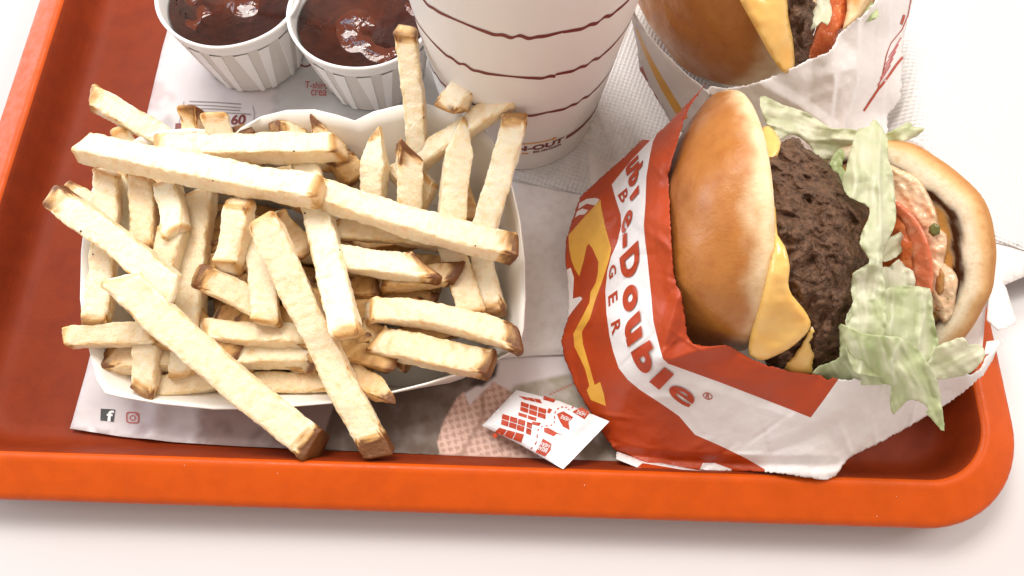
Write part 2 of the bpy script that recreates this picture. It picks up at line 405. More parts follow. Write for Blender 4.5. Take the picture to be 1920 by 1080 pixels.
SHIRT = [(832, 790), (858, 745), (870, 735), (880, 760), (925, 715), (960, 735), (985, 760), (1010, 860), (830, 865), (820, 830)]
OLIVE = [(965, 722), (1060, 702), (1130, 700), (1160, 780), (1180, 870), (1100, 880), (1040, 770), (1000, 740), (975, 755), (955, 738)]
BROWN = [(376, 745), (640, 745), (640, 870), (372, 850)]
def soft(P, poly, w): d = pdist(P, poly); s = np.where(inpoly(P, np.array(poly, float)), d, -d); return sstep(s, -w, w)
def liner_col(P, V):
    px, py = pj(V); Q = np.c_[px, py]; c = np.tile(np.array([.66, .61, .62]), (len(Q), 1))
    n1 = nzf(Q, .012, 5, 3); n2 = nzf(Q, .035, 9, 3)
    c = mixc(c, (.57, .57, .58), sstep(Q[:, 0], 512, 516) * sstep(-Q[:, 1], -300, -260) * (Q[:, 0] < 900))
    c = mixc(c, (.40, .36, .36), np.exp(-((Q[:, 0] - 518) / 3.) ** 2) * (Q[:, 1] < 300) * .7)
    c = mixc(c, (.33, .235, .215), soft(Q, BROWN, 6) * np.clip(.85 + .2 * n1, 0, 1))
    c = mixc(c, (.58, .50, .50), soft(Q, [(300, 812), (330, 800), (372, 808), (330, 822), (300, 832)], 6) * .8)
    c = mixc(c, (.30, .20, .18), np.exp(-((Q[:, 0] - 376) / 5.) ** 2) * (Q[:, 1] > 740) * .6)  # fold shading painted into the paper colour as a dark line
    for x, y, r, w, cc in ((268, 804, 15, .75, (.42, .30, .31)), (210, 815, 10, .5, (.42, .30, .31)), (300, 755, 50, .35, (.48, .38, .38)), (250, 750, 16, .4, (.45, .34, .35)),
                           (322, 186, 10, .7, (.55, .42, .43)), (292, 170, 18, .6, (.55, .40, .41)), (285, 200, 10, .6, (.55, .40, .41)), (315, 232, 14, .5, (.34, .30, .30)),
                           (424, 800, 9, .6, (.22, .14, .13)), (410, 798, 5, .5, (.22, .14, .13)), (478, 822, 9, .6, (.22, .14, .13)), (492, 812, 6, .6, (.22, .14, .13)), (525, 823, 7, .5, (.22, .14, .13))):
        d = np.hypot(Q[:, 0] - x, Q[:, 1] - y) + 3 * n2; c = mixc(c, cc, w * (1 - sstep(d, r * .8, r * 1.1)))
    c = mixc(c, (.105, .070, .050), soft(Q, DARK, 3) * np.clip(.97 + .12 * n2, .6, 1))
    c = mixc(c, (.035, .022, .016), soft(Q, HAIR, 4))
    A = at(960, 800, .6); gx = np.sin((V[:, 0] * .96 + V[:, 1] * .28 - A[0]) * 2 * math.pi / .27); gy = np.sin((V[:, 1] * .96 - V[:, 0] * .28) * 2 * math.pi / .27)
    g = np.clip((.5 + .5 * gx), 0, 1) * .5 + np.clip((.5 + .5 * gy), 0, 1) * .5
    sh = soft(Q, SHIRT, 2); base = np.tile(np.array([.62, .42, .35]), (len(Q), 1)); base = mixc(base, (.30, .16, .11), (g > .55) * .6)
    base = mixc(base, (.26, .14, .10), np.exp(-(pdist(Q, [(905, 735), (905, 785), (860, 860)], False) / 4) ** 2) * .7)
    c = c * (1 - sh[:, None]) + base * sh[:, None]
    c = mixc(c, (.34, .30, .22), soft(Q, OLIVE, 5) * np.clip(.8 + .5 * n2, 0, 1))
    c = mixc(c, (.22, .18, .14), soft(Q, [(1100, 800), (1180, 850), (1185, 875), (1090, 875)], 6) * .7)
    c = mixc(c, (.36, .05, .03), np.exp(-(pdist(Q, [(1030, 740), (1078, 718)], False) / 1.3) ** 2))
    c = mixc(c, (.55, .46, .42), np.exp(-(pdist(Q, [(930, 668), (1060, 664)], False) / 2.2) ** 2) * .7)
    return c
lw = wpoly(lo_px)
# finer where the print can be seen
fine = wpoly([(600, 690), (1200, 640), (1200, 880), (600, 870)])
P1, F1, mi1 = tri2d(resample(lw, .3), .3, (), 1)
rngn = np.random.default_rng(4)
fx = np.array(fine); gg = np.mgrid[fx[:, 0].min():fx[:, 0].max():.065, fx[:, 1].min():fx[:, 1].max():.065].reshape(2, -1).T
gg = gg[inpoly(gg, fx)]; gg = gg[inpoly(gg, np.array(lw))]; gg = gg[pdist(gg, lw) > .05]
ol = resample(lw, .3); P1 = P1[~inpoly(P1, fx)]; P1 = P1[pdist(P1, ol) > .02]; pts = [Vector(p) for p in ol] + [Vector(p) for p in P1] + [Vector(p) for p in gg]
vs, es, fs, *_ = delaunay_2d_cdt(pts, [(i, (i + 1) % len(ol)) for i in range(len(ol))], [], 0, 1e-6)
V2 = np.array([tuple(v) for v in vs]); F2 = np.array(fs); F2 = F2[inpoly(V2[F2].mean(1), np.array(lw))]
V3 = np.c_[V2, liner_z(V2)]
liner = tag(mk('tray_liner', V3, orient(V3, F2), MATP, col=liner_col(V2, V3), thick=.012),
            'printed paper tray liner with faded photo, stains and small icons, lying on the tray floor', 'tray liner')
icx = [(189, 766), (216, 768), (213, 791), (188, 788)]
decal('icon_square', icx, liner_zp, INKK, liner, 4, .02)
quad_text('icon_letter', 'f', (199, 790), (212, 791), (201, 769), (214, 770), liner_zp, INKW, liner, .035, .03)
def ring(cx, cy, rx, ry, sq, w, n=28):
    o = [];
    for k in range(n):
        a = 2 * math.pi * k / n; c, s = math.cos(a), math.sin(a); o.append((cx + rx * math.copysign(abs(c) ** sq, c), cy + ry * math.copysign(abs(s) ** sq, s)))
    return o
def ringdecal(name, cx, cy, rx, ry, sq, w, zf, m, parent, lift=.03, skew=0):
    n = 32; A = np.array(ring(cx, cy, rx, ry, sq, 0, n)); B = np.array(ring(cx, cy, rx - w, ry - w, sq, 0, n)); Q = np.r_[A, B]
    Q[:, 1] += (Q[:, 0] - cx) * skew
    V = at(Q[:, 0], Q[:, 1], zf(Q) + lift); Fc = [t for k in range(n) for t in ([k, (k + 1) % n, n + k], [(k + 1) % n, n + (k + 1) % n, n + k])]
    return mk(name, V, orient(V, Fc), m, parent)
ringdecal('icon_ring', 248.5, 783, 12.5, 11, .45, 2.6, liner_zp, INKP, liner, .02, .05)
ringdecal('icon_ring', 248.5, 783.5, 6, 5.6, 1, 2.0, liner_zp, INKP, liner, .02)
ringdecal('icon_ring', 255.5, 777.5, 1.6, 1.5, 1, 1.5, liner_zp, INKP, liner, .02)
for i, (a, b) in enumerate((((355, 190), (452, 195)), ((352, 196), (452, 202)), ((350, 203), (450, 207)), ((347, 209), (470, 214)))):
    decal('printed_line', stroke([a, ((a[0] + b[0]) / 2, (a[1] + b[1]) / 2 - 1), b], 1.8), liner_zp, INKG, liner, 6, .02)
decal('printed_line', stroke([(474, 198), (477, 212), (476, 226)], 1.5), liner_zp, INKG, liner, 6, .02)
decal('printed_line', stroke([(345, 190), (341, 210), (335, 232)], 1.5), liner_zp, INKG, liner, 6, .02)
decal('printed_square', [(329, 231), (341, 231), (340, 246), (328, 246)], liner_zp, INKD, liner, 5, .02)
quad_text('printed_number', '60', (432, 234), (459, 234), (435, 215), (462, 214), liner_zp, INKD, liner, .02, .035)
quad_text('printed_dash', '-', (422, 225), (430, 225), (422, 220), (430, 220), liner_zp, INKD, liner, .02, .02)
quad_text('printed_word', 'T-shirt', (572, 165), (612, 167), (572, 152), (613, 154), liner_zp, INKP, liner, .02, .01)
quad_text('printed_word', 'crea', (583, 179), (612, 180), (583, 168), (613, 169), liner_zp, INKP, liner, .02, .01)
ringdecal('printed_ring', 573, 108, 16, 18, 1, 3, liner_zp, INKD, liner, .02)

# ---------------------------------------------------------------- napkins
ncr = creases(71, (-1, -6, 6, 7), 40, .09, .45, 2.6)
def napz(base):
    def f(Q):
        x, y = Q[:, 0], Q[:, 1]; z = np.full(len(Q), base)
        up = sstep(x, 15.6, 17.5); z = z + (2.42 - .1 - .42) * up * (1 - sstep(x, 18.3, 27) * .93)
        z = z + .02 * nzf(Q, .22, base * 10, 2) + (ncr(Q) * .8 if base < .7 else 0) + .03 * nzf(Q, .6, 3, 2) * up
        return z
    return f
nk = wpoly([(957, 338), (1055, 358), (1097, 367), (1250, 395), (1500, 440), (1880, 500), (2010, 452), (2060, -80), (1500, -140), (960, -120), (930, 100), (940, 250)], .7)
nl = wpoly([(957, 349), (970, 200), (975, -100), (1500, -120), (2110, -60), (2060, 500), (1878, 546), (1760, 600), (1600, 650), (1400, 690), (1200, 680), (1070, 664), (1000, 667), (935, 672), (928, 600), (938, 450)], .66)
tag(sheet('paper_napkin', nk, napz(.715), .5, NAPK, world=True, thick=.012, seed=2), 'embossed white paper napkin spread under the cup and burgers and over the tray edge', 'napkin')
tag(sheet('paper_napkin', nl, napz(.665), .5, NAPK2, world=True, thick=.012, seed=3), 'lower wrinkled plain napkin between the fries boat and the front wrapper, below the embossed one', 'napkin')

# ---------------------------------------------------------------- drink cup
ca = at(985, 319, .72); CR0, CK = 3.35, .112; CC = np.array([at(970, 300, .72)[0], ca[1] + CR0, .72])
cup = empty('drink_cup', CC, 'tall white paper drink cup with wavy maroon lines, standing behind the fries', 'cup')
CH = 13.0
def cupr(h): return CR0 + CK * h
pr = [(0, .35), (CR0 - .35, .35), (CR0 - .3, .02), (CR0 - .02, 0), (CR0, .04)] + [(cupr(h), h) for h in np.linspace(.1, CH, 30)] + \
     [(cupr(CH) + .18, CH - .02), (cupr(CH) + .26, CH + .12), (cupr(CH) + .18, CH + .26), (cupr(CH) + .02, CH + .2), (cupr(CH) - .06, CH)] + [(cupr(h) - .06, h) for h in np.linspace(CH - .3, .6, 10)] + [(0, .55)]
V, Fc = revolve(pr, 96); mk('cup_body', V + CC, Fc, CUPW, cup)
def cup_h(py):                                      # height on the front of the cup seen at row py
    lo, hi = 0., 14.
    for _ in range(40):
        h = (lo + hi) / 2; y = pj(CC + np.array([0, -cupr(h), h]))[1]
        if y > py: lo = h
        else: hi = h
    return h
def on_cup(ang, h, lift=.012):
    ang = np.asarray(ang, float); h = np.asarray(h, float); r = cupr(h) + lift
    return CC + np.stack([r * np.sin(ang), -r * np.cos(ang), h + 0 * r], -1)
hs = [cup_h(217), cup_h(147), cup_h(69)]; hs.append(hs[2] + (hs[2] - hs[1]) * 1.05)
for q, h0 in enumerate(hs):
    n = 900; V = []; Fc = []
    for k in range(n):
        a = 2 * math.pi * k / n; s = a * cupr(h0) / 1.0; ph = (s / 3.6 + .13) % 1
        amp = .5 - .5 * math.cos(2 * math.pi * ph * 1)            # plain swell, then a little twist
        tw = math.exp(-((ph - .5) / .17) ** 2)
        cz = h0 + .10 * math.sin(2 * math.pi * (ph + .25)) * (1 - tw) + .075 * math.sin(2 * math.pi * ph * 6) * tw
        w = .055 + .03 * math.sin(2 * math.pi * (ph)) ** 2 + .045 * abs(math.sin(2 * math.pi * ph * 3)) * tw
        V += [on_cup(a + .3, cz - w), on_cup(a + .3, cz + w)]
        Fc.append([2 * k, 2 * ((k + 1) % n), 2 * ((k + 1) % n) + 1, 2 * k + 1])
    mk('wavy_line', V, Fc, INKD, cup)
hb = cup_h(279)
def arc_band(a0, a1, h0, h1, n, m, nm):
    V = []; Fc = []
    for k in range(n + 1):
        a = a0 + (a1 - a0) * k / n; V += [on_cup(a, h0), on_cup(a, h1)]
        if k: Fc.append([2 * k - 2, 2 * k, 2 * k + 1, 2 * k - 1])
    return mk(nm, V, Fc, m, cup)
def ang_of(px, h): 
    b = min(np.linspace(-1.5, 1.5, 400), key=lambda a: abs(pj(on_cup(a, h))[0] - px)); return float(b)
aE = ang_of(1057, hb); aS = ang_of(977, hb); aI = aS - (aE - aS) * .60
def cup_text(txt, a0, a1, h0, h1, m, nm, bold=.03):
    V, Fc = glyph_pts(txt, bold, .15); mn = V.min(0); mx = V.max(0); u = (V[:, 0] - mn[0]) / (mx[0] - mn[0]); v = (V[:, 1] - mn[1]) / (mx[1] - mn[1])
    mk(nm, on_cup(a0 + (a1 - a0) * u, h0 + (h1 - h0) * v), Fc, m, cup)
cup_text('IN-N-OUT', aI, aE, hb - .20, hb + .26, INKD, 'lettering', .045)
aB = ang_of(1000, hb); cup_text('BURGER', aB, ang_of(1054, hb - .4), hb - .47, hb - .28, INKD, 'lettering', .04)
arc_band(aE + .03, aE + 1.6, hb - .12, hb + .2, 40, INKD, 'printed_bar'); arc_band(aI - 1.6, aI - .03, hb - .12, hb + .2, 40, INKD, 'printed_bar')
arc_band(ang_of(975, hb), ang_of(1034, hb), hb + .40, hb + .50, 16, INKY, 'printed_arrow')
aa = ang_of(1034, hb); mk('printed_arrow', [on_cup(aa, hb + .32), on_cup(aa + .06, hb + .45), on_cup(aa, hb + .60)], [[0, 1, 2]], INKY, cup)
arc_band(ang_of(978, hb - .4), ang_of(991, hb - .4), hb - .5, hb - .38, 6, INKY, 'printed_arrow')

# ---------------------------------------------------------------- portion cups of ketchup
def soufcup(pxr, pyr, label, klabel, seed, rot):
    R1, R0, H = 2.98, 2.25, 3.95; z0 = .62
    front = at(pxr, pyr, z0 + H); c = np.array([front[0], front[1] + R1, z0])
    root = empty('portion_cup', c, label, 'sauce cup', 'paper portion cups of ketchup')
    N = 18
    # pleated wall: flat single panels with folded double strips standing proud of them
    V = []; Fc = []; mi = []
    def pt(a, t, off): r = R0 + (R1 - R0) * t + off; return (c[0] + r * math.cos(a), c[1] + r * math.sin(a), z0 + .02 + (H - .25) * t)
    for k in range(N):
        a0 = 2 * math.pi * k / N + rot; st = 2 * math.pi / N
        wT, wB = (.62, .22) if k % 2 else (.50, .30)
        s0 = len(V); J = 6
        for j in range(J + 1):
            t = j / J * .88; w = wB + (wT - wB) * t; m_ = .5 + (.16 if k % 2 else -.16) * (1 - t)
            e0 = a0 + st * (m_ - w / 2); e1 = a0 + st * (m_ + w / 2)
            V += [pt(a0, t, 0), pt(e0, t, 0), pt(e0, t, .075), pt(e1, t, .055), pt(e1, t, 0), pt(a0 + st, t, 0)]
        for j in range(J):
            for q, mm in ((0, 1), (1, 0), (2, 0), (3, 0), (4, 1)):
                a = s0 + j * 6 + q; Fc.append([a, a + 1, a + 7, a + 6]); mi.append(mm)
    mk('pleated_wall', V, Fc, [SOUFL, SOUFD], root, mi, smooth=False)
    pr = [(R1 - .12 + .06, H * .84), (R1 + .01, H * .88), (R1 + .03, H - .22), (R1 + .10, H - .10), (R1 + .12, H), (R1 + .07, H + .07), (R1 - .01, H + .06), (R1 - .05, H - .05), (R1 - .12, H * .8), (R0 - .05, .12), (0, .12)]
    V, Fc = revolve(pr, 96); V = V + 0
    V[:, 2] += .018 * np.sin(np.arctan2(V[:, 1], V[:, 0]) * 5 + seed) * (V[:, 2] > H - .3)
    mk('rolled_rim', V + c, Fc, SOUFL, root)
    # ketchup
    n = 96; nr = 44; V = []; Fc = []; hr = H * .80; Rk = R0 + (R1 - R0) * .80 - .06
    for i in range(nr + 1):
        r = Rk * i / nr
        for k in range(n):
            a = 2 * math.pi * k / n; x = r * math.cos(a); y = r * math.sin(a); e = 1 - (i / nr)
            sp = math.sin(1.9 * r - a * 1 + seed + .5 * math.sin(a * 2)) * .07 * min(1, e * 4)
            z = hr + sp + .14 * math.exp(-((x - .3) ** 2 + (y + .2) ** 2) / 1.4) + .10 * noise.noise(Vector((x * .9, y * .9, seed))) * min(1, e * 5) + .03 * noise.noise(Vector((x * 2.2, y * 2.2, seed + 4))) * min(1, e * 5)
            V.append((c[0] + x, c[1] + y, z0 + z + .08 * math.exp(-(1 - i / nr) * 16)))
    for i in range(nr):
        for k in range(n): Fc.append([i * n + k, (i + 1) * n + k, (i + 1) * n + (k + 1) % n, i * n + (k + 1) % n])
    Fc.append([nr * n + k for k in range(n)][::-1])
    tag(mk('ketchup', V, Fc, KETCH), klabel, 'ketchup', 'servings of ketchup')
soufcup(406, 88, 'white pleated portion cup farther left, next to the tray side wall', 'glossy dark ketchup filling the portion cup nearest the tray side wall', 1.0, .25)
soufcup(662, 128, 'white pleated portion cup between the other portion cup and drink cup', 'swirled glossy ketchup in the portion cup beside the drink cup', 3.4, .1)

# ---------------------------------------------------------------- paper boat for the fries
rim = [(150, 560, 3.2), (152, 470, 3.3), (163, 380, 3.5), (188, 315, 3.8), (222, 280, 4.1), (262, 256, 4.4), (305, 244, 4.6), (360, 240, 4.7), (405, 245, 4.7), (440, 250, 4.7), (452, 239, 4.75), (490, 218, 4.8),
       (538, 206, 4.9), (590, 205, 4.9), (632, 215, 4.85), (665, 226, 4.8), (700, 209, 4.9), (748, 197, 4.9), (800, 195, 4.9), (855, 208, 4.85), (900, 232, 4.7), (935, 280, 4.5), (960, 345, 4.2), (976, 415, 3.8), (984, 485, 3.5), (986, 560, 3.2),
       (983, 615, 3.0), (974, 655, 2.8), (930, 676, 2.7), (870, 699, 2.65), (800, 721, 2.6), (720, 741, 2.6), (620, 757, 2.55), (500, 767, 2.5), (400, 768, 2.5), (300, 758, 2.5), (228, 746, 2.5), (196, 738, 2.55), (180, 712, 2.7), (168, 660, 2.9), (156, 610, 3.1)]
R3 = np.array([at(*p) for p in rim]); fl_px = [(285, 735), (930, 728), (925, 385), (290, 385)]
cen = np.array([at(608, 560, .6)[0], at(608, 560, .6)[1]]); n = len(R3)
boat = empty('fries_boat', (cen[0], cen[1], .6), 'white paperboard food boat with scalloped back edge holding the french fries', 'food boat')
B3 = []
for p in R3:
    d = p[:2] - cen; bx, by = 6.9, 3.9; a = math.atan2(d[1] / by, d[0] / bx); e = .42
    B3.append((cen[0] + bx * math.copysign(abs(math.cos(a)) ** e, math.cos(a)), cen[1] + .2 + by * math.copysign(abs(math.sin(a)) ** e, math.sin(a)), .66))
B3 = np.array(B3); V = []; Fc = []; J = 8
for j in range(J + 1):
    t = j / J; V.append(B3 * (1 - t) + R3 * t + np.array([0, 0, -.25 * math.sin(math.pi * t)]) * 0)
V = np.concatenate(V)
for j in range(J):
    for k in range(n): Fc.append([j * n + k, j * n + (k + 1) % n, (j + 1) * n + (k + 1) % n, (j + 1) * n + k])
Fc.append([k for k in range(n)])
bo = mk('boat_wall', V, Fc, BOATI, boat, thick=.07)
bo.modifiers['solid'].offset = 1
def back_z(Pp):                                     # inner face of the back wall
    t = np.clip((375 - Pp[:, 1]) / 170, 0, 1); return .9 + 4.0 * t + .08
decal('printed_emblem', [(725, 318), (730, 306), (738, 300), (750, 301), (750, 322), (738, 314), (728, 316)], lambda q: back_z(q) + .0, PRINTR, boat, 4, .05)

# ---------------------------------------------------------------- french fries
fr = random.Random(11); RES = [.065, 44]
def fry(A, B, w, label=None, h=.82, roll=None, ea=('c', 0), eb=('c', 0), ba=.22, bb=.22, tone=0., bend=0., mid=None, group=None, specks=0, side=.25):
    """A, B: ends as (px, py, height). ea/eb: end cut ('c' square, 's' slanted, 'p' pointed) and amount"""
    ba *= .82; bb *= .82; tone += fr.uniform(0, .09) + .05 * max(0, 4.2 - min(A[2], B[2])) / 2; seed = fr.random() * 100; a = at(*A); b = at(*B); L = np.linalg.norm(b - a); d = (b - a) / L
    sz = w * .5 * (depth(*A) + depth(*B)) / F * .84; cs = [(fr.uniform(-.45, .45), fr.uniform(-.45, .45)) for _ in range(2)]
    up = np.array([0, 0, 1.0]) if abs(d[2]) < .9 else np.array([0, 1.0, 0])
    s = np.cross(up, d); s /= np.linalg.norm(s); u = np.cross(d, s)
    rl = math.radians(fr.uniform(-14, 14) if roll is None else roll); s, u = s * math.cos(rl) + u * math.sin(rl), u * math.cos(rl) - s * math.sin(rl)
    nu = max(14, int(L / RES[0])); ns = RES[1]; V = []; C = []; hw, hh = sz / 2, sz * h / 2; rad = .055
    bend += fr.uniform(-.12, .12); bd2 = fr.uniform(-.1, .1)
    m0 = None if mid is None else at(*mid)
    V = []; ends = []
    for i in range(nu + 1):
        t = i / nu; l = t * L
        k = 1.; dl = min(l, L - l)
        if dl < rad: k = .86 + .14 * math.sqrt(max(0, 1 - (1 - dl / rad) ** 2))
        c = a + d * l + s * bend * sz * 4 * t * (1 - t) + u * bd2 * sz * 4 * t * (1 - t)
        if m0 is not None: q = 4 * t * (1 - t); c = a * (1 - t) ** 2 + b * t ** 2 + 2 * t * (1 - t) * (2 * m0 - .5 * a - .5 * b)
        for k2 in range(ns):
            g = 2 * math.pi * k2 / ns; cc, ss = math.cos(g), math.sin(g); e = .24
            x = math.copysign(abs(cc) ** e, cc); y = math.copysign(abs(ss) ** e, ss)
            kx = k
            for (ty, am), le in ((ea, l), (eb, L - l)):
                if ty == 'p' and le < am: kx *= .22 + .78 * (le / am) ** .8
            sh = 0
            for (ty, am), le, sg in ((ea, l, 1), (eb, L - l, -1)):
                if ty == 's': sh += sg * am * (x * .5 + .5) * max(0, 1 - le / (L * .6)) ** 1.2
            for q_, (le, sg) in enumerate(((l, 1), (L - l, -1))):
                if le < 1.6: sh += sg * (x * cs[q_][0] + y * cs[q_][1]) * hw * (1 - le / 1.6) ** 2
            nn = noise.noise(Vector((l * .55 + seed, x * .8, y * .8))) * .075 + noise.noise(Vector((l * 1.9 + seed, x * 1.4, y * 1.4))) * .045 + noise.noise(Vector((l * 5 + seed, x * 3, y * 3))) * .026 + noise.noise(Vector((l * 11 + seed, x * 6, y * 6))) * .014 + noise.noise(Vector((l * 22 + seed, x * 10, y * 10))) * .004
            if dl < .5: nn += noise.noise(Vector((l * 3 + seed, x * 1.7 + 5, y * 1.7))) * .10 * (1 - dl / .5)
            p = c + s * x * hw * kx * (1 + nn / hw) + u * y * hh * kx * (1 + nn / hh) + d * sh
            V.append(p)
            nb = noise.noise(Vector((l * 1.1 + seed, x * 1.2 + 3, y * 1.2))) * .5 + noise.noise(Vector((l * 3.5 + seed, x * 3 + 3, y * 3))) * .35
            corner = abs(x) ** 6 * abs(y) ** 6
            nf = noise.noise(Vector((l * 4 + seed, x * 5 + 2, y * 5))) * .5 + noise.noise(Vector((l * 9 + seed, x * 9, y * 9))) * .3
            q1 = 1.35 * (1 - l / (.15 + .75 * ba)) + (nb + nf * .7) * 1.5; q2 = 1.35 * (1 - (L - l) / (.15 + .75 * bb)) + (nb + nf * .7) * 1.5
            e1 = (.30 + .8 * ba) * min(1, max(0, q1)) * (l < 1.6) * (ba > .05); e2 = (.30 + .8 * bb) * min(1, max(0, q2)) * (L - l < 1.6) * (bb > .05)
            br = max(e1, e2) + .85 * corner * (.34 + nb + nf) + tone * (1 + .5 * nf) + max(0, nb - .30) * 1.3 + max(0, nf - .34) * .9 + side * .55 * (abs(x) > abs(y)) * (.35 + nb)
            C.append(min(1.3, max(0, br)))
    n = len(V); Fc = []
    for i in range(nu):
        for k2 in range(ns): Fc.append([i * ns + k2, i * ns + (k2 + 1) % ns, (i + 1) * ns + (k2 + 1) % ns, (i + 1) * ns + k2])
    for base, fl, ax, sg in ((0, True, ba, -1), (nu * ns, False, bb, 1)):     # craggy caps
        cpt = np.mean([V[base + q] for q in range(ns)], 0); kr = []
        mids = []
        for q in range(ns):
            pm = (np.array(V[base + q]) * .5 + cpt * .5) + d * sg * (.05 + .05 * noise.noise(Vector((q * .7, seed, 1)))); V.append(pm); mids.append(len(V) - 1); C.append(min(1.1, ax * 1.3 + .1 * noise.noise(Vector((q, seed, 2)))))
        V.append(cpt + d * sg * .07); ci = len(V) - 1; C.append(min(1.1, ax * 1.2))
        for q in range(ns):
            q2 = (q + 1) % ns; f1 = [base + q, base + q2, mids[q2], mids[q]]; f2 = [mids[q], mids[q2], ci]
            Fc += [f1[::-1], f2[::-1]] if fl else [f1, f2]
    for i in range(len(Fc)): Fc[i] = Fc[i][::-1]
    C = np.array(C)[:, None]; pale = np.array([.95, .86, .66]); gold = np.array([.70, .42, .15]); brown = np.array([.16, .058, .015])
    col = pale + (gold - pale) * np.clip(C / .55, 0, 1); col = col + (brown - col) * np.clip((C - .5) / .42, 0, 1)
    o = mk('french_fry', np.array(V), Fc, FRY, col=col, origin=(a + b) / 2)
    tag(o, label, 'french fry', group or 'french fries in and around the paper boat')
    for _ in range(specks):
        t = fr.uniform(.15, .85); i = int(t * nu) * ns; best = max(range(ns), key=lambda q: (V[i + q] @ np.array([0, -.35, 1])) + fr.uniform(-.25, 0))
        p = np.array(V[i + best]); r = fr.uniform(.035, .055); q = [p + r * np.array(v) for v in ((1, 0, 0), (0, 1.2, 0), (-1, .2, 0), (0, -1, 0), (0, 0, .9), (0, 0, -.9))]
        mk('pepper_speck', q, [[0, 1, 4], [1, 2, 4], [2, 3, 4], [3, 0, 4], [1, 0, 5], [2, 1, 5], [3, 2, 5], [0, 3, 5]], SPECK, o, smooth=False)
    return o
P_, S_, C_ = 'p', 's', 'c'
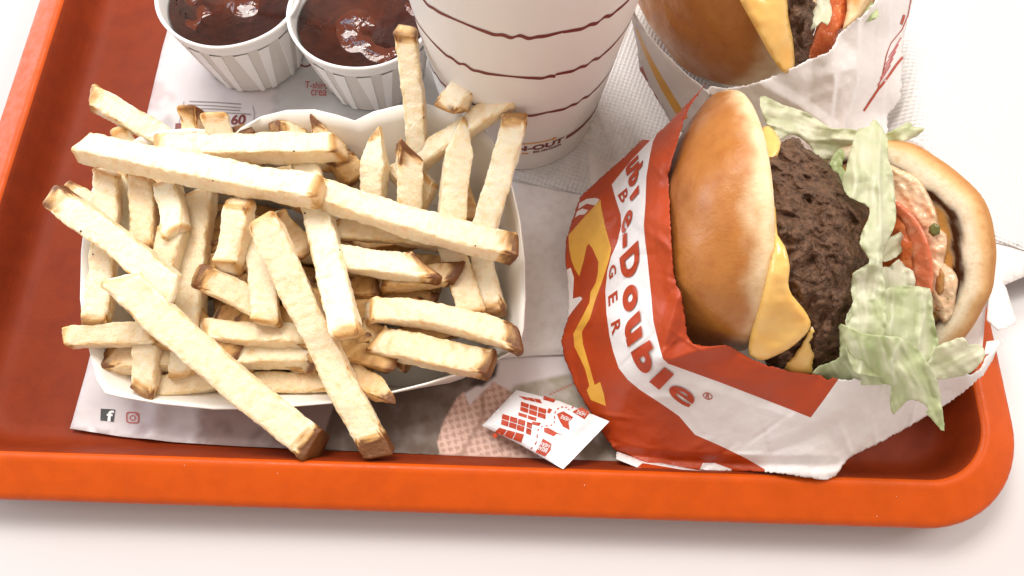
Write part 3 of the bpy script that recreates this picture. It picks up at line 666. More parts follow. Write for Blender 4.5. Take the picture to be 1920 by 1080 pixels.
FR = [
 ((158, 276, 5.3), (603, 362, 5.5), 62, 'long pale fry lying highest across the upper left of the pile', dict(ba=.12, bb=.35, specks=1, roll=-8)),
 ((603, 363, 4.9), (966, 468, 4.7), 62, 'long pale fry sloping to a brown torn tip at the right rim of the boat', dict(bb=.75, ba=.1, specks=1, roll=-8)),
 ((302, 280, 4.6), (640, 276, 4.9), 56, 'short thick horizontal fry just above the long pale fry at the back', dict(bb=.3, ba=.4, specks=1, roll=-5)),
 ((172, 182, 4.9), (345, 282, 3.7), 50, 'fry with grey skin tip reaching out over the upper left of the boat', dict(ba=.6, bb=.1)),
 ((760, 55, 7.2), (785, 330, 3.6), 46, 'tall upright fry leaning in front of the second ketchup cup', dict(ba=.45, bb=0, specks=1, h=.9)),
 ((892, 142, 6.6), (836, 214, 5.6), 58, 'short stub of a fry with golden end in front of the drink cup', dict(ba=.6, bb=.55, eb=(S_, .5))),
 ((988, 165, 6.6), (735, 335, 3.6), 46, 'long golden fry slanting down from the drink cup behind the upright fries', dict(ba=.65, bb=0, ea=(P_, .7), tone=.08)),
 ((872, 225, 5.6), (845, 440, 4.0), 58, 'upright fry with a sharp pointed top right of the grey tipped fry', dict(ea=(P_, 1.3), ba=.3, bb=0)),
 ((966, 222, 5.9), (905, 440, 4.0), 56, 'upright fry with brown cut top nearest the printed name on the cup', dict(ba=.65, bb=0)),
 ((768, 268, 5.3), (768, 395, 3.8), 54, 'stubby upright fry with a grey potato skin tip', dict(ea=(S_, .6), ba=.85, bb=0)),
 ((708, 243, 5.2), (700, 375, 3.7), 56, 'stubby upright fry with a pinkish pointed tip beside the grey skinned one', dict(ea=(P_, 1.3), ba=.5, bb=0)),
 ((588, 218, 4.7), (622, 320, 3.3), 46, 'small golden triangular fry tip rising behind the short horizontal fry', dict(ea=(P_, 1.0), ba=.7, tone=.2)),
 ((628, 285, 3.9), (668, 345, 3.0), 60, 'brownish golden fry tucked under the right end of the short horizontal fry', dict(tone=.35, ba=.5)),
 ((512, 240, 4.6), (580, 262, 3.9), 34, 'tiny crisp white fry end peeping over the short horizontal fry', dict(ba=.75, tone=.1)),
 ((358, 202, 5.0), (362, 270, 4.0), 42, 'dark browned fry tip in front of the printed number on the liner', dict(ba=.7, tone=.15)),
 ((402, 216, 5.2), (438, 300, 4.0), 52, 'white stub fry standing to the left of the printed number sixty', dict(ba=.3, bb=0)),
 ((450, 238, 4.6), (492, 300, 3.8), 34, 'thin brown edged fry sliver right behind the white stub fry', dict(ba=.9, tone=.25)),
 ((222, 240, 4.4), (252, 285, 3.6), 36, 'small crumbly fry end under the skin tipped fry', dict(ba=.4)),
 ((203, 322, 4.0), (180, 612, 3.3), 54, 'upright white fry along the left wall of the boat', dict(ba=.2, bb=.45, specks=1, bend=.1)),
 ((122, 352, 4.3), (215, 398, 3.6), 36, 'short translucent fry end with a dark eye sticking out at the left', dict(ba=.6)),
 ((105, 372, 5.1), (330, 545, 4.6), 62, 'fry with a large browned end poking out at the left side', dict(ba=.95, bb=.05, specks=1, side=.7)),
 ((232, 325, 3.3), (252, 450, 2.6), 34, 'narrow pale fry between the left upright fry and the knotty one', dict()),
 ((266, 330, 3.9), (268, 475, 3.4), 54, 'knotty fry with brown spots standing left of the bent fry', dict(tone=.12, bb=.3)),
 ((315, 345, 3.9), (332, 440, 4.2), 52, 'short pale fry end above the bent fry', dict(bb=.1)),
 ((330, 422, 4.0), (272, 738, 2.2), 56, 'long bent fry running down to a browned tip near the lower left', dict(bb=.6, ba=.15, bend=-.1)),
 ((380, 355, 3.6), (345, 705, 2.2), 58, 'long upright fry behind the steep front fry', dict(ba=.1, bb=.35)),
 ((214, 512, 5.4), (597, 840, 1.9), 74, 'largest fry, running over the front rim down to a browned tip on the liner', dict(ba=.1, bb=1.1, roll=4, ea=(S_, .5))),
 ((496, 418, 5.6), (713, 850, 1.9), 66, 'long fry crossing the front rim and ending in the darkest brown tip', dict(ba=.2, bb=1.35, roll=6)),
 ((446, 378, 5.2), (425, 505, 4.4), 60, 'short fry with a peeled ragged top in the middle', dict(ba=.25, tone=.05)),
 ((480, 425, 4.2), (502, 608, 3.6), 56, 'fry standing just left of the long fry with the darkest tip', dict(bb=.35, specks=1)),
 ((368, 515, 4.2), (500, 580, 3.4), 58, 'fry with a knobbly brown left end in the middle of the pile', dict(ba=.7, tone=.12)),
 ((572, 300, 4.0), (652, 632, 4.5), 62, 'thick upright fry with golden cut end right of the middle', dict(bb=.45, specks=3, ba=0)),
 ((600, 475, 4.0), (822, 506, 3.9), 54, 'fry whose slanted end has a dark skin edge, below the long sloping fry', dict(eb=(S_, .9), bb=.9, roll=0)),
 ((630, 430, 3.6), (850, 452, 3.4), 46, 'pale fry lying right underneath the long sloping fry', dict(tone=.15)),
 ((715, 528, 3.0), (862, 512, 3.4), 46, 'short golden fry with a burnt nib end right of the slanted one', dict(bb=.9, tone=.3)),
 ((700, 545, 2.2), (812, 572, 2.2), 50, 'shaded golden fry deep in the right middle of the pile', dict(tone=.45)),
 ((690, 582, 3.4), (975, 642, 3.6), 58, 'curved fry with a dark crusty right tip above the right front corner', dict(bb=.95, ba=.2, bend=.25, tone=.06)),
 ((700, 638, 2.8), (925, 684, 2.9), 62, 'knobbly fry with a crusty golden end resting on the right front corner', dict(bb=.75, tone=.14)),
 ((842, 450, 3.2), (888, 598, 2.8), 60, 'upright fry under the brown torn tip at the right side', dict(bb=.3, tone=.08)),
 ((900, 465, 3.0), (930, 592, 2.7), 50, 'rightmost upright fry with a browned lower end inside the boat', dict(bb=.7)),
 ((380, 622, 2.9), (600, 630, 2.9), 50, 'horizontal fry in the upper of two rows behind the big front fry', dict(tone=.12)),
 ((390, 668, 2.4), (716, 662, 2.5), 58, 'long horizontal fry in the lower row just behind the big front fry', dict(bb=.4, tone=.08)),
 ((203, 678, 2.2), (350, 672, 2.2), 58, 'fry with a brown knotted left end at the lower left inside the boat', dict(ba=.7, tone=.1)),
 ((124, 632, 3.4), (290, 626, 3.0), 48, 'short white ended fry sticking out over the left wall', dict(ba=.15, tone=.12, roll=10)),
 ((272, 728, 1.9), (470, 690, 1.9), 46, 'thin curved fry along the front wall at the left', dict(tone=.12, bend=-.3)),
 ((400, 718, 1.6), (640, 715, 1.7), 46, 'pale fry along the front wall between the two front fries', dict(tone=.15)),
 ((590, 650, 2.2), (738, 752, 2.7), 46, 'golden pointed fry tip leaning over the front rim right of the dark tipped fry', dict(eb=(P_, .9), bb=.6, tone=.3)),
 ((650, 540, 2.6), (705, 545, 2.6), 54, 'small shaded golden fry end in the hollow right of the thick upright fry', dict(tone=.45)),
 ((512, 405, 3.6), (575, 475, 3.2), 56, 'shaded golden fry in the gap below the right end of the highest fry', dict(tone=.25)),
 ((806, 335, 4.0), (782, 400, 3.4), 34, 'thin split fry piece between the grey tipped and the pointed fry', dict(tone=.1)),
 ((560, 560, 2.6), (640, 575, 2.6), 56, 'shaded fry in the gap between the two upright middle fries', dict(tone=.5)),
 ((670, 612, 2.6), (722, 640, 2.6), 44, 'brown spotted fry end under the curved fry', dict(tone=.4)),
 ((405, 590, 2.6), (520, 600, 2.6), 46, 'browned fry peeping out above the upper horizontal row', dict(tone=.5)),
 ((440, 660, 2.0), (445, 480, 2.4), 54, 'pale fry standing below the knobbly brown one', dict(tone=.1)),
]
for A, B, w, lab, kw in FR: fry(A, B, w, lab, **kw)
fill = random.Random(3); k = 0; RES[:] = [.18, 20]
for row, z in enumerate((1.15, 1.8, 2.5)):
    for i in range(19):
        x = fill.uniform(300, 830); y = fill.uniform(400 if row else 390, 690); a = fill.uniform(-.5, .5) if i % 3 else fill.uniform(1.1, 2.0); l = fill.uniform(110, 170)
        A = (x - l * math.cos(a) * .6, y - l * math.sin(a) * .55, z + fill.uniform(-.1, .3)); B = (x + l * math.cos(a) * .6, y + l * math.sin(a) * .55, z + fill.uniform(-.1, .3))
        if min(A[1], B[1]) < 375 or max(A[1], B[1]) > 700: continue
        A = (min(max(A[0], 285), 905), *A[1:]); B = (min(max(B[0], 285), 905), *B[1:])
        fry(A, B, 50, 'golden brown fry buried low in the pile, showing only in gaps', tone=.5, group='fries buried low in the pile')  # tone puts the dark of the gaps into these fries' colour
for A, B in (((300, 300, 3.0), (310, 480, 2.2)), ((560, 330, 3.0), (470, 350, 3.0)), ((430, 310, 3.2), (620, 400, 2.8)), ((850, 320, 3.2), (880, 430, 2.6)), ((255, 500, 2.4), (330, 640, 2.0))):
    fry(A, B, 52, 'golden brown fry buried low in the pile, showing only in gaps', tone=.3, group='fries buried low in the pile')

# ---------------------------------------------------------------- salt packet
pk = [(904, 798), (968, 731), (1050, 752), (1143, 790), (1056, 880), (980, 836)]
pkz = ZF([(904, 798, .95), (968, 731, .95), (1030, 770, 1.35), (1143, 790, 1.9), (1056, 880, 2.35), (980, 836, 1.45), (960, 790, 1.25), (1080, 820, 1.9)])
def pkzz(Q):
    d = pdist(Q, pk); b = .38 * np.sqrt(np.clip(d / 45, 0, 1)); A = np.array([1143, 790.]); B = np.array([1056, 880.]); ab = (B - A) / np.hypot(*(B - A)); s = (Q - A) @ ab; e = np.abs((Q - A) @ np.array([-ab[1], ab[0]]))
    b = b * sstep(e, 14, 40) + .055 * np.sin(s * .95) * (1 - sstep(e, 18, 32)) + .03 * nzf(Q, .03, 3, 3)
    return pkz(Q) + b
pc = at(1020, 800, .8)
pkt = empty('salt_packet', pc, 'small white salt packet with red printing lying between the fries and the front burger', 'salt packet')
PO, PF, _ = tri2d(resample(pk, 4), 4, (), 5); zt = pkzz(PO); n = len(PO)
dd = pdist(PO, pk); V = np.r_[at(PO[:, 0], PO[:, 1], zt), at(PO[:, 0], PO[:, 1], zt - .02 - np.minimum(.3, dd * .02))]; PF = orient(V[:n], PF)
mk('packet_paper', V, [list(f) for f in PF] + [list(f[::-1] + n) for f in PF], SALTP, pkt)
def pkp(u, v):                                      # u along the long side, v across; 0..1
    a, b, c, d = [np.array(p, float) for p in ((904, 798), (1056, 880), (1143, 790), (968, 731))]
    return (1 - u) * (1 - v) * a + u * (1 - v) * b + u * v * c + (1 - u) * v * d
def pdec(nm, uv, m=PRINTR, lift=.02): return decal(nm, [pkp(*q) for q in uv], pkzz, m, pkt, 4, lift)
def pq(nm, P_, m=PRINTR, lift=.02): return decal(nm, P_, pkzz, m, pkt, 4, lift)
for A in (((942, 776), (987, 789), (983, 812), (939, 797)), ((936, 802), (984, 815), (978, 833), (926, 812)), ((972, 742), (1014, 749), (1018, 758), (985, 750)), ((977, 753), (1026, 768), (1024, 788), (975, 771)), ((988, 790), (999, 794), (996, 818), (986, 814)),
          ((1029, 765), (1036, 768), (1030, 777), (1025, 774)), ((998, 790), (1016, 793), (1012, 800), (996, 796)), ((926, 812), (934, 816), (930, 824), (922, 818)), ((1020, 742), (1044, 750), (1040, 756), (1018, 750)), ((972, 773), (1008, 784), (1006, 791), (972, 780))):
    a, b, c, d = [np.array(p, float) for p in A]; k = max(1, int(np.hypot(*(b - a)) / 13)); r = max(1, int(np.hypot(*(d - a)) / 9))
    for i in range(k):
        for j in range(r):
            u0, u1, v0, v1 = i / k, (i + .9) / k, j / r, (j + .86) / r; f_ = lambda u, v: (1 - u) * (1 - v) * a + u * (1 - v) * b + u * v * c + (1 - u) * v * d
            pq('printed_block', [f_(u0, v0), f_(u1, v0), f_(u1, v1), f_(u0, v1)])
dl = smooth_poly([(995, 842), (1006, 828), (1008, 808), (1018, 799), (1032, 798), (1040, 790), (1040, 775), (1048, 765), (1060, 763), (1068, 768), (1078, 758)], 6, False)
for i in range(0, len(dl) - 2, 4): pq('printed_dash', stroke(dl[i:i + 3], 2.0))
for P_ in ([(1044, 776), (1056, 771), (1075, 782), (1066, 792), (1068, 806), (1056, 800), (1050, 790)], [(1004, 848), (1018, 822), (1034, 832), (1032, 844), (1022, 856)], [(1073, 772), (1090, 763), (1106, 772), (1096, 786)]): pq('printed_tab', P_)
pq('printed_tab', [(1020, 802), (1028, 802), (1046, 812), (1060, 818), (1044, 813), (1038, 818), (1020, 810)])
def pt2(t, BS, BE, TS, TE): quad_text('lettering', t, BS, BE, TS, TE, pkzz, INKW, pkt, .045, .01)
pt2('BREAK', (1028, 841), (1009, 835), (1024, 849), (1006, 842)); pt2('HERE', (1032, 834), (1014, 828), (1029, 840), (1011, 834))
pt2('HERE', (1070, 784), (1053, 777), (1067, 791), (1050, 784)); pt2('HERE', (1100, 774), (1083, 768), (1096, 781), (1080, 775))

# ---------------------------------------------------------------- burgers
def disc_frame(C, nrm):
    nrm = np.array(nrm, float); nrm /= np.linalg.norm(nrm); a = np.cross(nrm, [0, 0, 1.0]); a /= np.linalg.norm(a); return nrm, a, np.cross(nrm, a)
def crown(C, nrm, R, H, parent, seed, sq=(1, 1), skew=0., po=0.):
    """domed bun top: flat cut face at C, dome towards nrm; browned on the dome, pale round the rim"""
    n_, a, b = disc_frame(C, nrm); V = []; Col = []; Fc = []; na = 120
    prof = [(0, 0)] + [(R * .93 * q, -.03) for q in (.3, .6, .85, .95, 1)] + [(R * .965, 0.02), (R * .99, .12), (R, .32)]
    for i in range(1, 40):
        t = i / 40 * math.pi / 2; prof.append((R * math.cos(t) ** .80, .32 + (H - .32) * math.sin(t) ** 1.0))
    prof.append((0.001, H)); m = len(prof)
    for i, (r, h) in enumerate(prof):
        for k in range(na):
            g = 2 * math.pi * k / na; p = np.array(C) + a * r * math.cos(g) * sq[0] + b * r * math.sin(g) * sq[1] + n_ * h * (1 - skew * math.cos(g) * r / R)
            v = Vector(p * .28) + Vector((seed, 0, 0)); dn = noise.noise(v) * .32 + noise.noise(v * 2.7) * .09 + noise.noise(v * 7) * .02
            dr = (p - C); dr = dr / (np.linalg.norm(dr) + 1e-6); p = p + dr * dn * (h > .05)
            V.append(p)
            bl = .05 * noise.noise(v * 6) + .04 * noise.noise(v * 16) - po; br = sstep(np.array(h / H + .13 * noise.noise(v * 2) + bl), .07, .34); c = np.array([.82, .64, .40]) * (1 - br) + np.array([.44, .165, .030]) * br
            d2 = sstep(np.array(h / H + .16 * noise.noise(v * 3) + 1.3 * bl), .50, .98); c = c * (1 - d2) + np.array([.31, .095, .016]) * d2
            if h < .05: c = np.array([.80, .66, .44])
            Col.append(c)
    for i in range(m - 1):
        for k in range(na): Fc.append([i * na + k, (i + 1) * na + k, (i + 1) * na + (k + 1) % na, i * na + (k + 1) % na])
    return mk('bun_crown', V, Fc, BUN, parent, col=np.array(Col))

HC = at(1603, 490, 4.2); HN = np.array([-.735, -.41, .54]); HN /= np.linalg.norm(HN); HR = 4.32
def heelz(off):
    """height of the heel's cut face (raised by off) seen at a photograph position"""
    c = HC + HN * off
    def f(Q):
        d = (Q[:, 0:1] - 960) / F * CX - (Q[:, 1:2] - 540) / F * CY + FWD; s = ((c - CAM) @ HN) / (d @ HN); return (CAM + d * s[:, None])[:, 2]
    return f
BC = at(1372, 417, 5.3); BN = (-.985, -.07, -.03)
b1 = empty('burger', (at(1500, 450, .8)[0], at(1500, 450, .8)[1], .8), 'front double patty cheeseburger tipped open on its side in the red and white wrapper', 'burger')
crown(BC, BN, 4.84, 2.84, b1, 3.3, (1, 1), .42)
# heel
n_, a_, b_ = disc_frame(HC, HN); V = []; Fc = []; Col = []; na = 120
hp = [(0.001, 0), (1, 0), (2, 0), (2.7, 0), (3.0, 0), (3.2, 0), (3.3, .0), (3.38, .01), (3.45, .02), (3.52, .03), (3.6, .04), (3.68, .05), (3.78, .05), (3.9, .05), (4.05, .04), (4.2, 0), (4.32, -.10), (4.40, -.28), (4.46, -.55), (4.47, -.85), (4.40, -1.15), (4.2, -1.42), (3.8, -1.62), (3, -1.72), (1.5, -1.75), (.001, -1.75)]
for r, h in hp:
    for k in range(na):
        g = 2 * math.pi * k / na; q = (math.cos(g) * 1.3, math.sin(g) * 1.3, 1.7); nn = noise.noise(Vector(q)) * .12 + noise.noise(Vector(q) * 3) * .05
        rr_ = r * (1 + nn * .35 * (r > 3)); p = HC + a_ * rr_ * math.cos(g) + b_ * rr_ * math.sin(g) + n_ * (h + .05 * noise.noise(Vector((r * 2, g * 3, 4)))); V.append(p)
        nb = noise.noise(Vector((r * 3, g * 6, 9))) * .16 + noise.noise(Vector((r * .5, g * 1.5, 3))) * .12; rr2 = r + nb
        crumb = np.array([.90, .79, .60]); c = crumb
        if h > -.2:
            t = min(1, 1.25 * math.exp(-((rr2 - 3.62) / .16) ** 2)); inner = float(sstep(np.array(3.5 - rr2), -.12, .12)); c = c * (1 - inner) + np.array([.52, .26, .07]) * inner
            c = c * (1 - t) + np.array([.05, .015, .004]) * t
            ct = float(sstep(np.array(r + nb * .6), 4.02, 4.38)); c = c * (1 - ct) + np.array([.66, .40, .18]) * ct
        else:
            t = float(sstep(np.array(-h + nb), .1, .6)); c = np.array([.66, .40, .18]) * (1 - t) + np.array([.46, .22, .075]) * t
        Col.append(c)
for i in range(len(hp) - 1):
    for k in range(na): Fc.append([i * na + k, (i + 1) * na + k, (i + 1) * na + (k + 1) % na, i * na + (k + 1) % na])
mk('bun_heel', V, [f[::-1] for f in Fc], HEEL, b1, col=np.array(Col))
# patties
pz = ZF([(1452, 292, 7.6), (1470, 400, 8.5), (1460, 520, 8.1), (1487, 262, 6.8), (1545, 300, 6.9), (1600, 400, 7.7), (1625, 480, 7.5), (1600, 560, 7.1), (1540, 450, 8.5), (1540, 600, 7.1), (1450, 680, 5.4), (1570, 670, 5.8), (1510, 700, 5.2)])
pat = [(1430, 300), (1452, 288), (1465, 268), (1487, 257), (1500, 262), (1510, 278), (1525, 285), (1540, 296), (1557, 312), (1573, 325), (1580, 346), (1590, 366), (1610, 376), (1627, 387), (1630, 402), (1618, 428), (1613, 452), (1624, 470), (1629, 492), (1612, 503), (1597, 510), (1596, 540), (1603, 562),
       (1594, 588), (1580, 608), (1580, 668), (1540, 690), (1520, 712), (1480, 705), (1440, 690), (1425, 660), (1420, 500)]
blob('beef_patty', pat, pz, 3.2, PATTY, 1.6, 34, b1, .30, 1.1, 7, jag=1.1, crumb=.42, label='rough dark brown upper patties seen from the edge')
pat2 = [(1430, 660), (1470, 640), (1520, 610), (1575, 600), (1590, 640), (1582, 690), (1560, 715), (1500, 715), (1440, 695)]
blob('beef_patty', pat2, lambda q: pz(q) - .35, 3.6, PATTY, 1.4, 25, b1, .25, 1.7, 9, jag=1.1, crumb=.4)
# cheese
cz_ = lambda q: pz(q) + .42
ch = [(1425, 250), (1440, 236), (1455, 250), (1464, 268), (1458, 292), (1450, 300), (1450, 350), (1455, 400), (1458, 440), (1472, 462), (1481, 500), (1478, 530), (1485, 553), (1506, 578), (1520, 603), (1515, 622), (1497, 640), (1478, 655), (1452, 668), (1428, 676), (1405, 666), (1405, 638), (1414, 602), (1427, 560), (1440, 505), (1448, 450), (1444, 400), (1438, 320)]
czf = ZF([(1440, 250, 7.4), (1450, 330, 8.0), (1440, 430, 9.1), (1470, 480, 9.3), (1450, 560, 8.4), (1510, 600, 7.9), (1470, 650, 7.0), (1415, 665, 6.2), (1405, 560, 7.9)])
blob('cheese_slice', ch, czf, 6, CHEESE, .6, 13, b1, .08, 1, 4, smoothk=2, label='melted yellow cheese hanging over the patty')
ch2 = [(1523, 612), (1528, 622), (1517, 642), (1526, 662), (1522, 705), (1490, 706), (1468, 692), (1492, 662), (1502, 650), (1512, 632)]
blob('cheese_slice', ch2, lambda q: pz(q) + .5, 5, CHEESE, .4, 14, b1, .1, 1, 6, jag=1, label='ragged scrap of melted cheese')
# sauce, tomato
sc1 = [(1655, 312), (1690, 318), (1722, 334), (1742, 366), (1757, 398), (1762, 428), (1775, 440), (1776, 470), (1770, 492), (1786, 505), (1797, 525), (1793, 552), (1786, 590), (1768, 606), (1752, 585), (1740, 600), (1700, 600), (1650, 560), (1640, 400)]
blob('burger_sauce', sc1, heelz(.06), 4, SAUCE, .20, 16, b1, .13, 1.9, 5, flat=.9, smoothk=2)
rl = [(1742, 425), (1752, 418), (1763, 424), (1762, 438), (1750, 444), (1740, 436)]
blob('relish_piece', rl, heelz(.34), 4, RELISH, .12, 8, b1, .1, 2, 2, flat=.9)
ONION = mat('fried_onion', (.40, .20, .06), .25)
rl = [(1755, 520), (1764, 502), (1771, 515), (1770, 545), (1760, 558), (1753, 545)]
blob('relish_piece', rl, heelz(.30), 4, ONION, .12, 8, b1, .1, 2, 2, flat=.9)
tm = [(1660, 372), (1685, 380), (1706, 398), (1726, 424), (1740, 456), (1747, 488), (1747, 550), (1700, 560), (1650, 540), (1645, 400)]
tzf = heelz(.75); blob('tomato_slice', tm, tzf, 6, TOMA, .5, 14, b1, .10, 2, 8, smoothk=2)
tr = [(1678, 376), (1706, 397), (1727, 424), (1741, 456), (1748, 488), (1748, 548), (1714, 548), (1710, 500), (1708, 465), (1700, 435), (1686, 410), (1672, 395)]
blob('tomato_slice', tr, heelz(.88), 5, TOMR, .3, 9, b1, .06, 2, 8, smoothk=2, label='pinkish red outer flesh of the tomato')
for i_, (x, y, r_) in enumerate(((1704, 352, 4), (1722, 372, 3.5), (1717, 404, 5), (1738, 392, 3), (1757, 470, 3), (1765, 535, 3.5), (1758, 580, 4), (1778, 560, 3))):
    blob('relish_piece', ring(x, y, r_, r_ * .8, 1, 0, 8), heelz(.22), 3, RELISH if i_ % 2 else ONION, .10, 4, b1, .05, 2, 20 + i_, flat=.7)
# lettuce
def lcol(g=.5, seed=0, vein=()):
    base = np.array([.70, .74, .50]); gr = np.array([.54, .64, .32]); wh = np.array([.88, .87, .74])
    def f(P, V):
        n = nzf(P, .014, seed, 3); n2 = nzf(P * np.array([3, .5]), .02, seed + 3, 2); w = np.clip(g - .02 + n * .35, 0, 1); c = wh * (1 - w[:, None]) + base * w[:, None]
        w2 = np.clip((g - .45) * 1.3 + n2 * .3, 0, .8)[:, None]; c = c * (1 - w2) + gr * w2
        v1 = np.abs(nzf(P, .020, seed + 6, 2)); c = mixc(c, (.84, .85, .70), (1 - sstep(v1, .0, .06)) * .28)
        v2 = nzf(P, .024, seed + 8, 2); c = mixc(c, (.50, .58, .28), sstep(v2, .15, .6) * .35)
        for v in vein: c = mixc(c, (.80, .80, .66), np.exp(-(pdist(P, v, False) / 4) ** 2) * .8)
        return c
    return f
def leaf(outline, zf, g, seed, amp=.14, ribs=None, vein=(), parent=b1, sp=2.8, jag=.35, label=None, k=2, ax=90):
    ol_ = smooth_poly(outline, k); fold = creases(seed, (min(p[0] for p in outline), min(p[1] for p in outline), max(p[0] for p in outline), max(p[1] for p in outline)), 9, .10, 18, 70)
    a_l = np.array([math.cos(math.radians(ax)), math.sin(math.radians(ax))]); a_c = np.array([-a_l[1], a_l[0]])
    def fib(Q, f=.07): return nzf(np.c_[Q @ a_c * f + .6 * nzf(Q, .02, seed, 1), Q @ a_l * f * .13], 1, seed + 5, 2)
    def z(Q):
        de = pdist(Q, ol_); zz = zf(Q) + amp * 1.6 * nzf(Q, .013, seed, 2) + .6 * fold(Q) + .24 * nzf(Q, .040, seed + 2, 2) * np.exp(-de / 12) + .075 * fib(Q)
        for v in vein: zz = zz + .10 * np.exp(-(pdist(Q, v, False) / 5) ** 2)
        return zz
    base = lcol(g, seed, vein)
    def colf(P, V):
        c = base(P, V); n = fib(P); c = mixc(c, (.90, .90, .76), sstep(n, .02, .45) * .55); c = mixc(c, (.56, .64, .34), sstep(-n, .10, .55) * .35 * (.4 + g))
        de = pdist(P, ol_); return mixc(c, (.60, .70, .38), np.exp(-de / 7) * .35 * g)
    return sheet('lettuce_leaf', outline, z, sp, LETT, parent=parent, thick=.022, colf=colf, jag=jag, seed=seed, label=label, smoothk=k)
leaf([(1425, 180), (1445, 185), (1470, 197), (1500, 206), (1530, 222), (1556, 239), (1580, 241), (1605, 243), (1615, 262), (1600, 290), (1560, 300), (1535, 296), (1520, 275), (1500, 258), (1480, 252), (1462, 262), (1445, 245), (1430, 215)],
     ZF([(1440, 200, 6.8), (1500, 230, 6.3), (1600, 260, 6.4), (1550, 298, 5.6), (1470, 255, 6.4)]), .35, 21, .12, vein=(((1450, 235), (1530, 262), (1600, 262)),), ax=12, label='pale leaf at the back against the rear wrapper')
leaf([(1640, 262), (1668, 248), (1705, 228), (1712, 238), (1733, 240), (1724, 252), (1700, 264), (1668, 279), (1640, 290)],
     ZF([(1650, 270, 6.9), (1705, 240, 6.9), (1730, 245, 6.7), (1670, 278, 6.6)]), .6, 22, .08, ax=-25)
leaf([(1556, 308), (1566, 286), (1578, 278), (1584, 290), (1578, 312), (1590, 330), (1586, 352), (1572, 332)], ZF([(1560, 305, 7.2), (1580, 285, 7.3), (1586, 345, 7.5)]), .95, 23, .06)
leaf([(1662, 452), (1682, 438), (1704, 430), (1702, 452), (1690, 474), (1672, 487), (1650, 488)], ZF([(1660, 470, 6.9), (1704, 432, 6.3), (1680, 485, 6.6)]), .3, 24, .05, ax=-35, vein=(((1655, 478), (1700, 438)),))
leaf([(1640, 505), (1668, 500), (1686, 486), (1697, 500), (1712, 508), (1716, 540), (1690, 560), (1640, 560)], ZF([(1650, 520, 6.8), (1690, 495, 6.8), (1712, 530, 6.4)]), .1, 25, .10, label='whitish leaf scrap in front of the tomato')
leaf([(1628, 545), (1660, 540), (1692, 537), (1744, 541), (1749, 585), (1757, 630), (1762, 672), (1745, 688), (1700, 700), (1600, 700), (1590, 600)],
     ZF([(1640, 550, 7.3), (1740, 545, 6.6), (1755, 660, 5.9), (1620, 640, 7.0)]), .62, 26, .22, ribs=.1, vein=(((1738, 545), (1732, 600), (1718, 670)),))
leaf([(1637, 223), (1630, 238), (1610, 241), (1601, 262), (1592, 288), (1586, 318), (1579, 345), (1592, 368), (1615, 380), (1630, 390), (1628, 410), (1619, 428), (1612, 455), (1626, 480), (1628, 494), (1600, 512), (1596, 545), (1600, 566), (1585, 600), (1600, 640), (1658, 640), (1660, 560), (1656, 517), (1656, 478), (1668, 446),
      (1680, 415), (1679, 380), (1674, 325), (1665, 297), (1664, 258), (1648, 232)],
     ZF([(1637, 225, 7.4), (1620, 300, 8.4), (1590, 345, 8.3), (1660, 330, 8.3), (1650, 420, 8.5), (1630, 520, 8.2), (1610, 620, 7.4), (1675, 400, 8.1), (1650, 620, 7.5)]), .45, 27, .18, ribs=.05, vein=(((1650, 250), (1648, 350), (1652, 450), (1635, 560)),), label='tall crinkled pale green strip down the middle')
leaf([(1757, 650), (1780, 640), (1806, 632), (1818, 647), (1837, 645), (1848, 664), (1832, 688), (1808, 704), (1750, 712), (1738, 690)],
     ZF([(1760, 660, 6.2), (1837, 655, 6.3), (1808, 700, 5.8), (1750, 700, 5.7)]), .15, 28, .14, ax=-30)
leaf([(1572, 612), (1584, 611), (1610, 622), (1645, 629), (1680, 631), (1707, 643), (1728, 662), (1742, 684), (1757, 714), (1765, 753), (1771, 808), (1757, 797), (1747, 786), (1735, 772), (1741, 767), (1722, 752), (1700, 752), (1675, 778), (1668, 752), (1671, 722), (1640, 722), (1600, 722), (1560, 718), (1522, 710), (1535, 687), (1574, 670)],
     ZF([(1575, 615, 7.5), (1640, 635, 7.7), (1700, 645, 7.6), (1560, 705, 5.9), (1640, 700, 6.6), (1690, 720, 6.8), (1745, 720, 6.3), (1768, 800, 5.0), (1675, 770, 5.7)]), .72, 29, .20, ax=65, vein=(((1690, 640), (1672, 680), (1678, 720)),), label='drooping pale green leaf hanging over the torn wrapper edge')

# ---------------------------------------------------------------- front wrapper
w1o = [(1322, 158), (1313, 169), (1280, 203), (1244, 240), (1217, 262), (1204, 261), (1172, 293), (1130, 330), (1087, 370), (1071, 419), (1062, 446), (1060, 480), (1063, 520), (1066, 560), (1064, 599), (1052, 638), (1058, 670), (1070, 700), (1084, 735), (1103, 767), (1130, 813), (1157, 847),
       (1210, 866), (1260, 876), (1317, 883), (1380, 883), (1433, 884), (1480, 890), (1545, 900), (1566, 893), (1590, 861), (1612, 848), (1660, 825), (1700, 802), (1760, 768), (1800, 741), (1845, 702), (1862, 674), (1869, 655), (1850, 668)]
w1open = [(1840, 690), (1822, 703), (1806, 701), (1790, 705), (1760, 704), (1730, 712), (1700, 714), (1675, 719), (1650, 716), (1625, 717), (1605, 710), (1590, 714), (1570, 711), (1562, 708), (1552, 714), (1540, 704), (1510, 702), (1480, 697), (1462, 691), (1440, 687), (1400, 668), (1362, 648), (1330, 650), (1300, 645), (1288, 628), (1283, 590), (1277, 548), (1266, 533), (1262, 511), (1259, 460), (1257, 436), (1255, 383), (1252, 332),
          (1259, 299), (1266, 277), (1277, 240), (1290, 205), (1305, 180)]
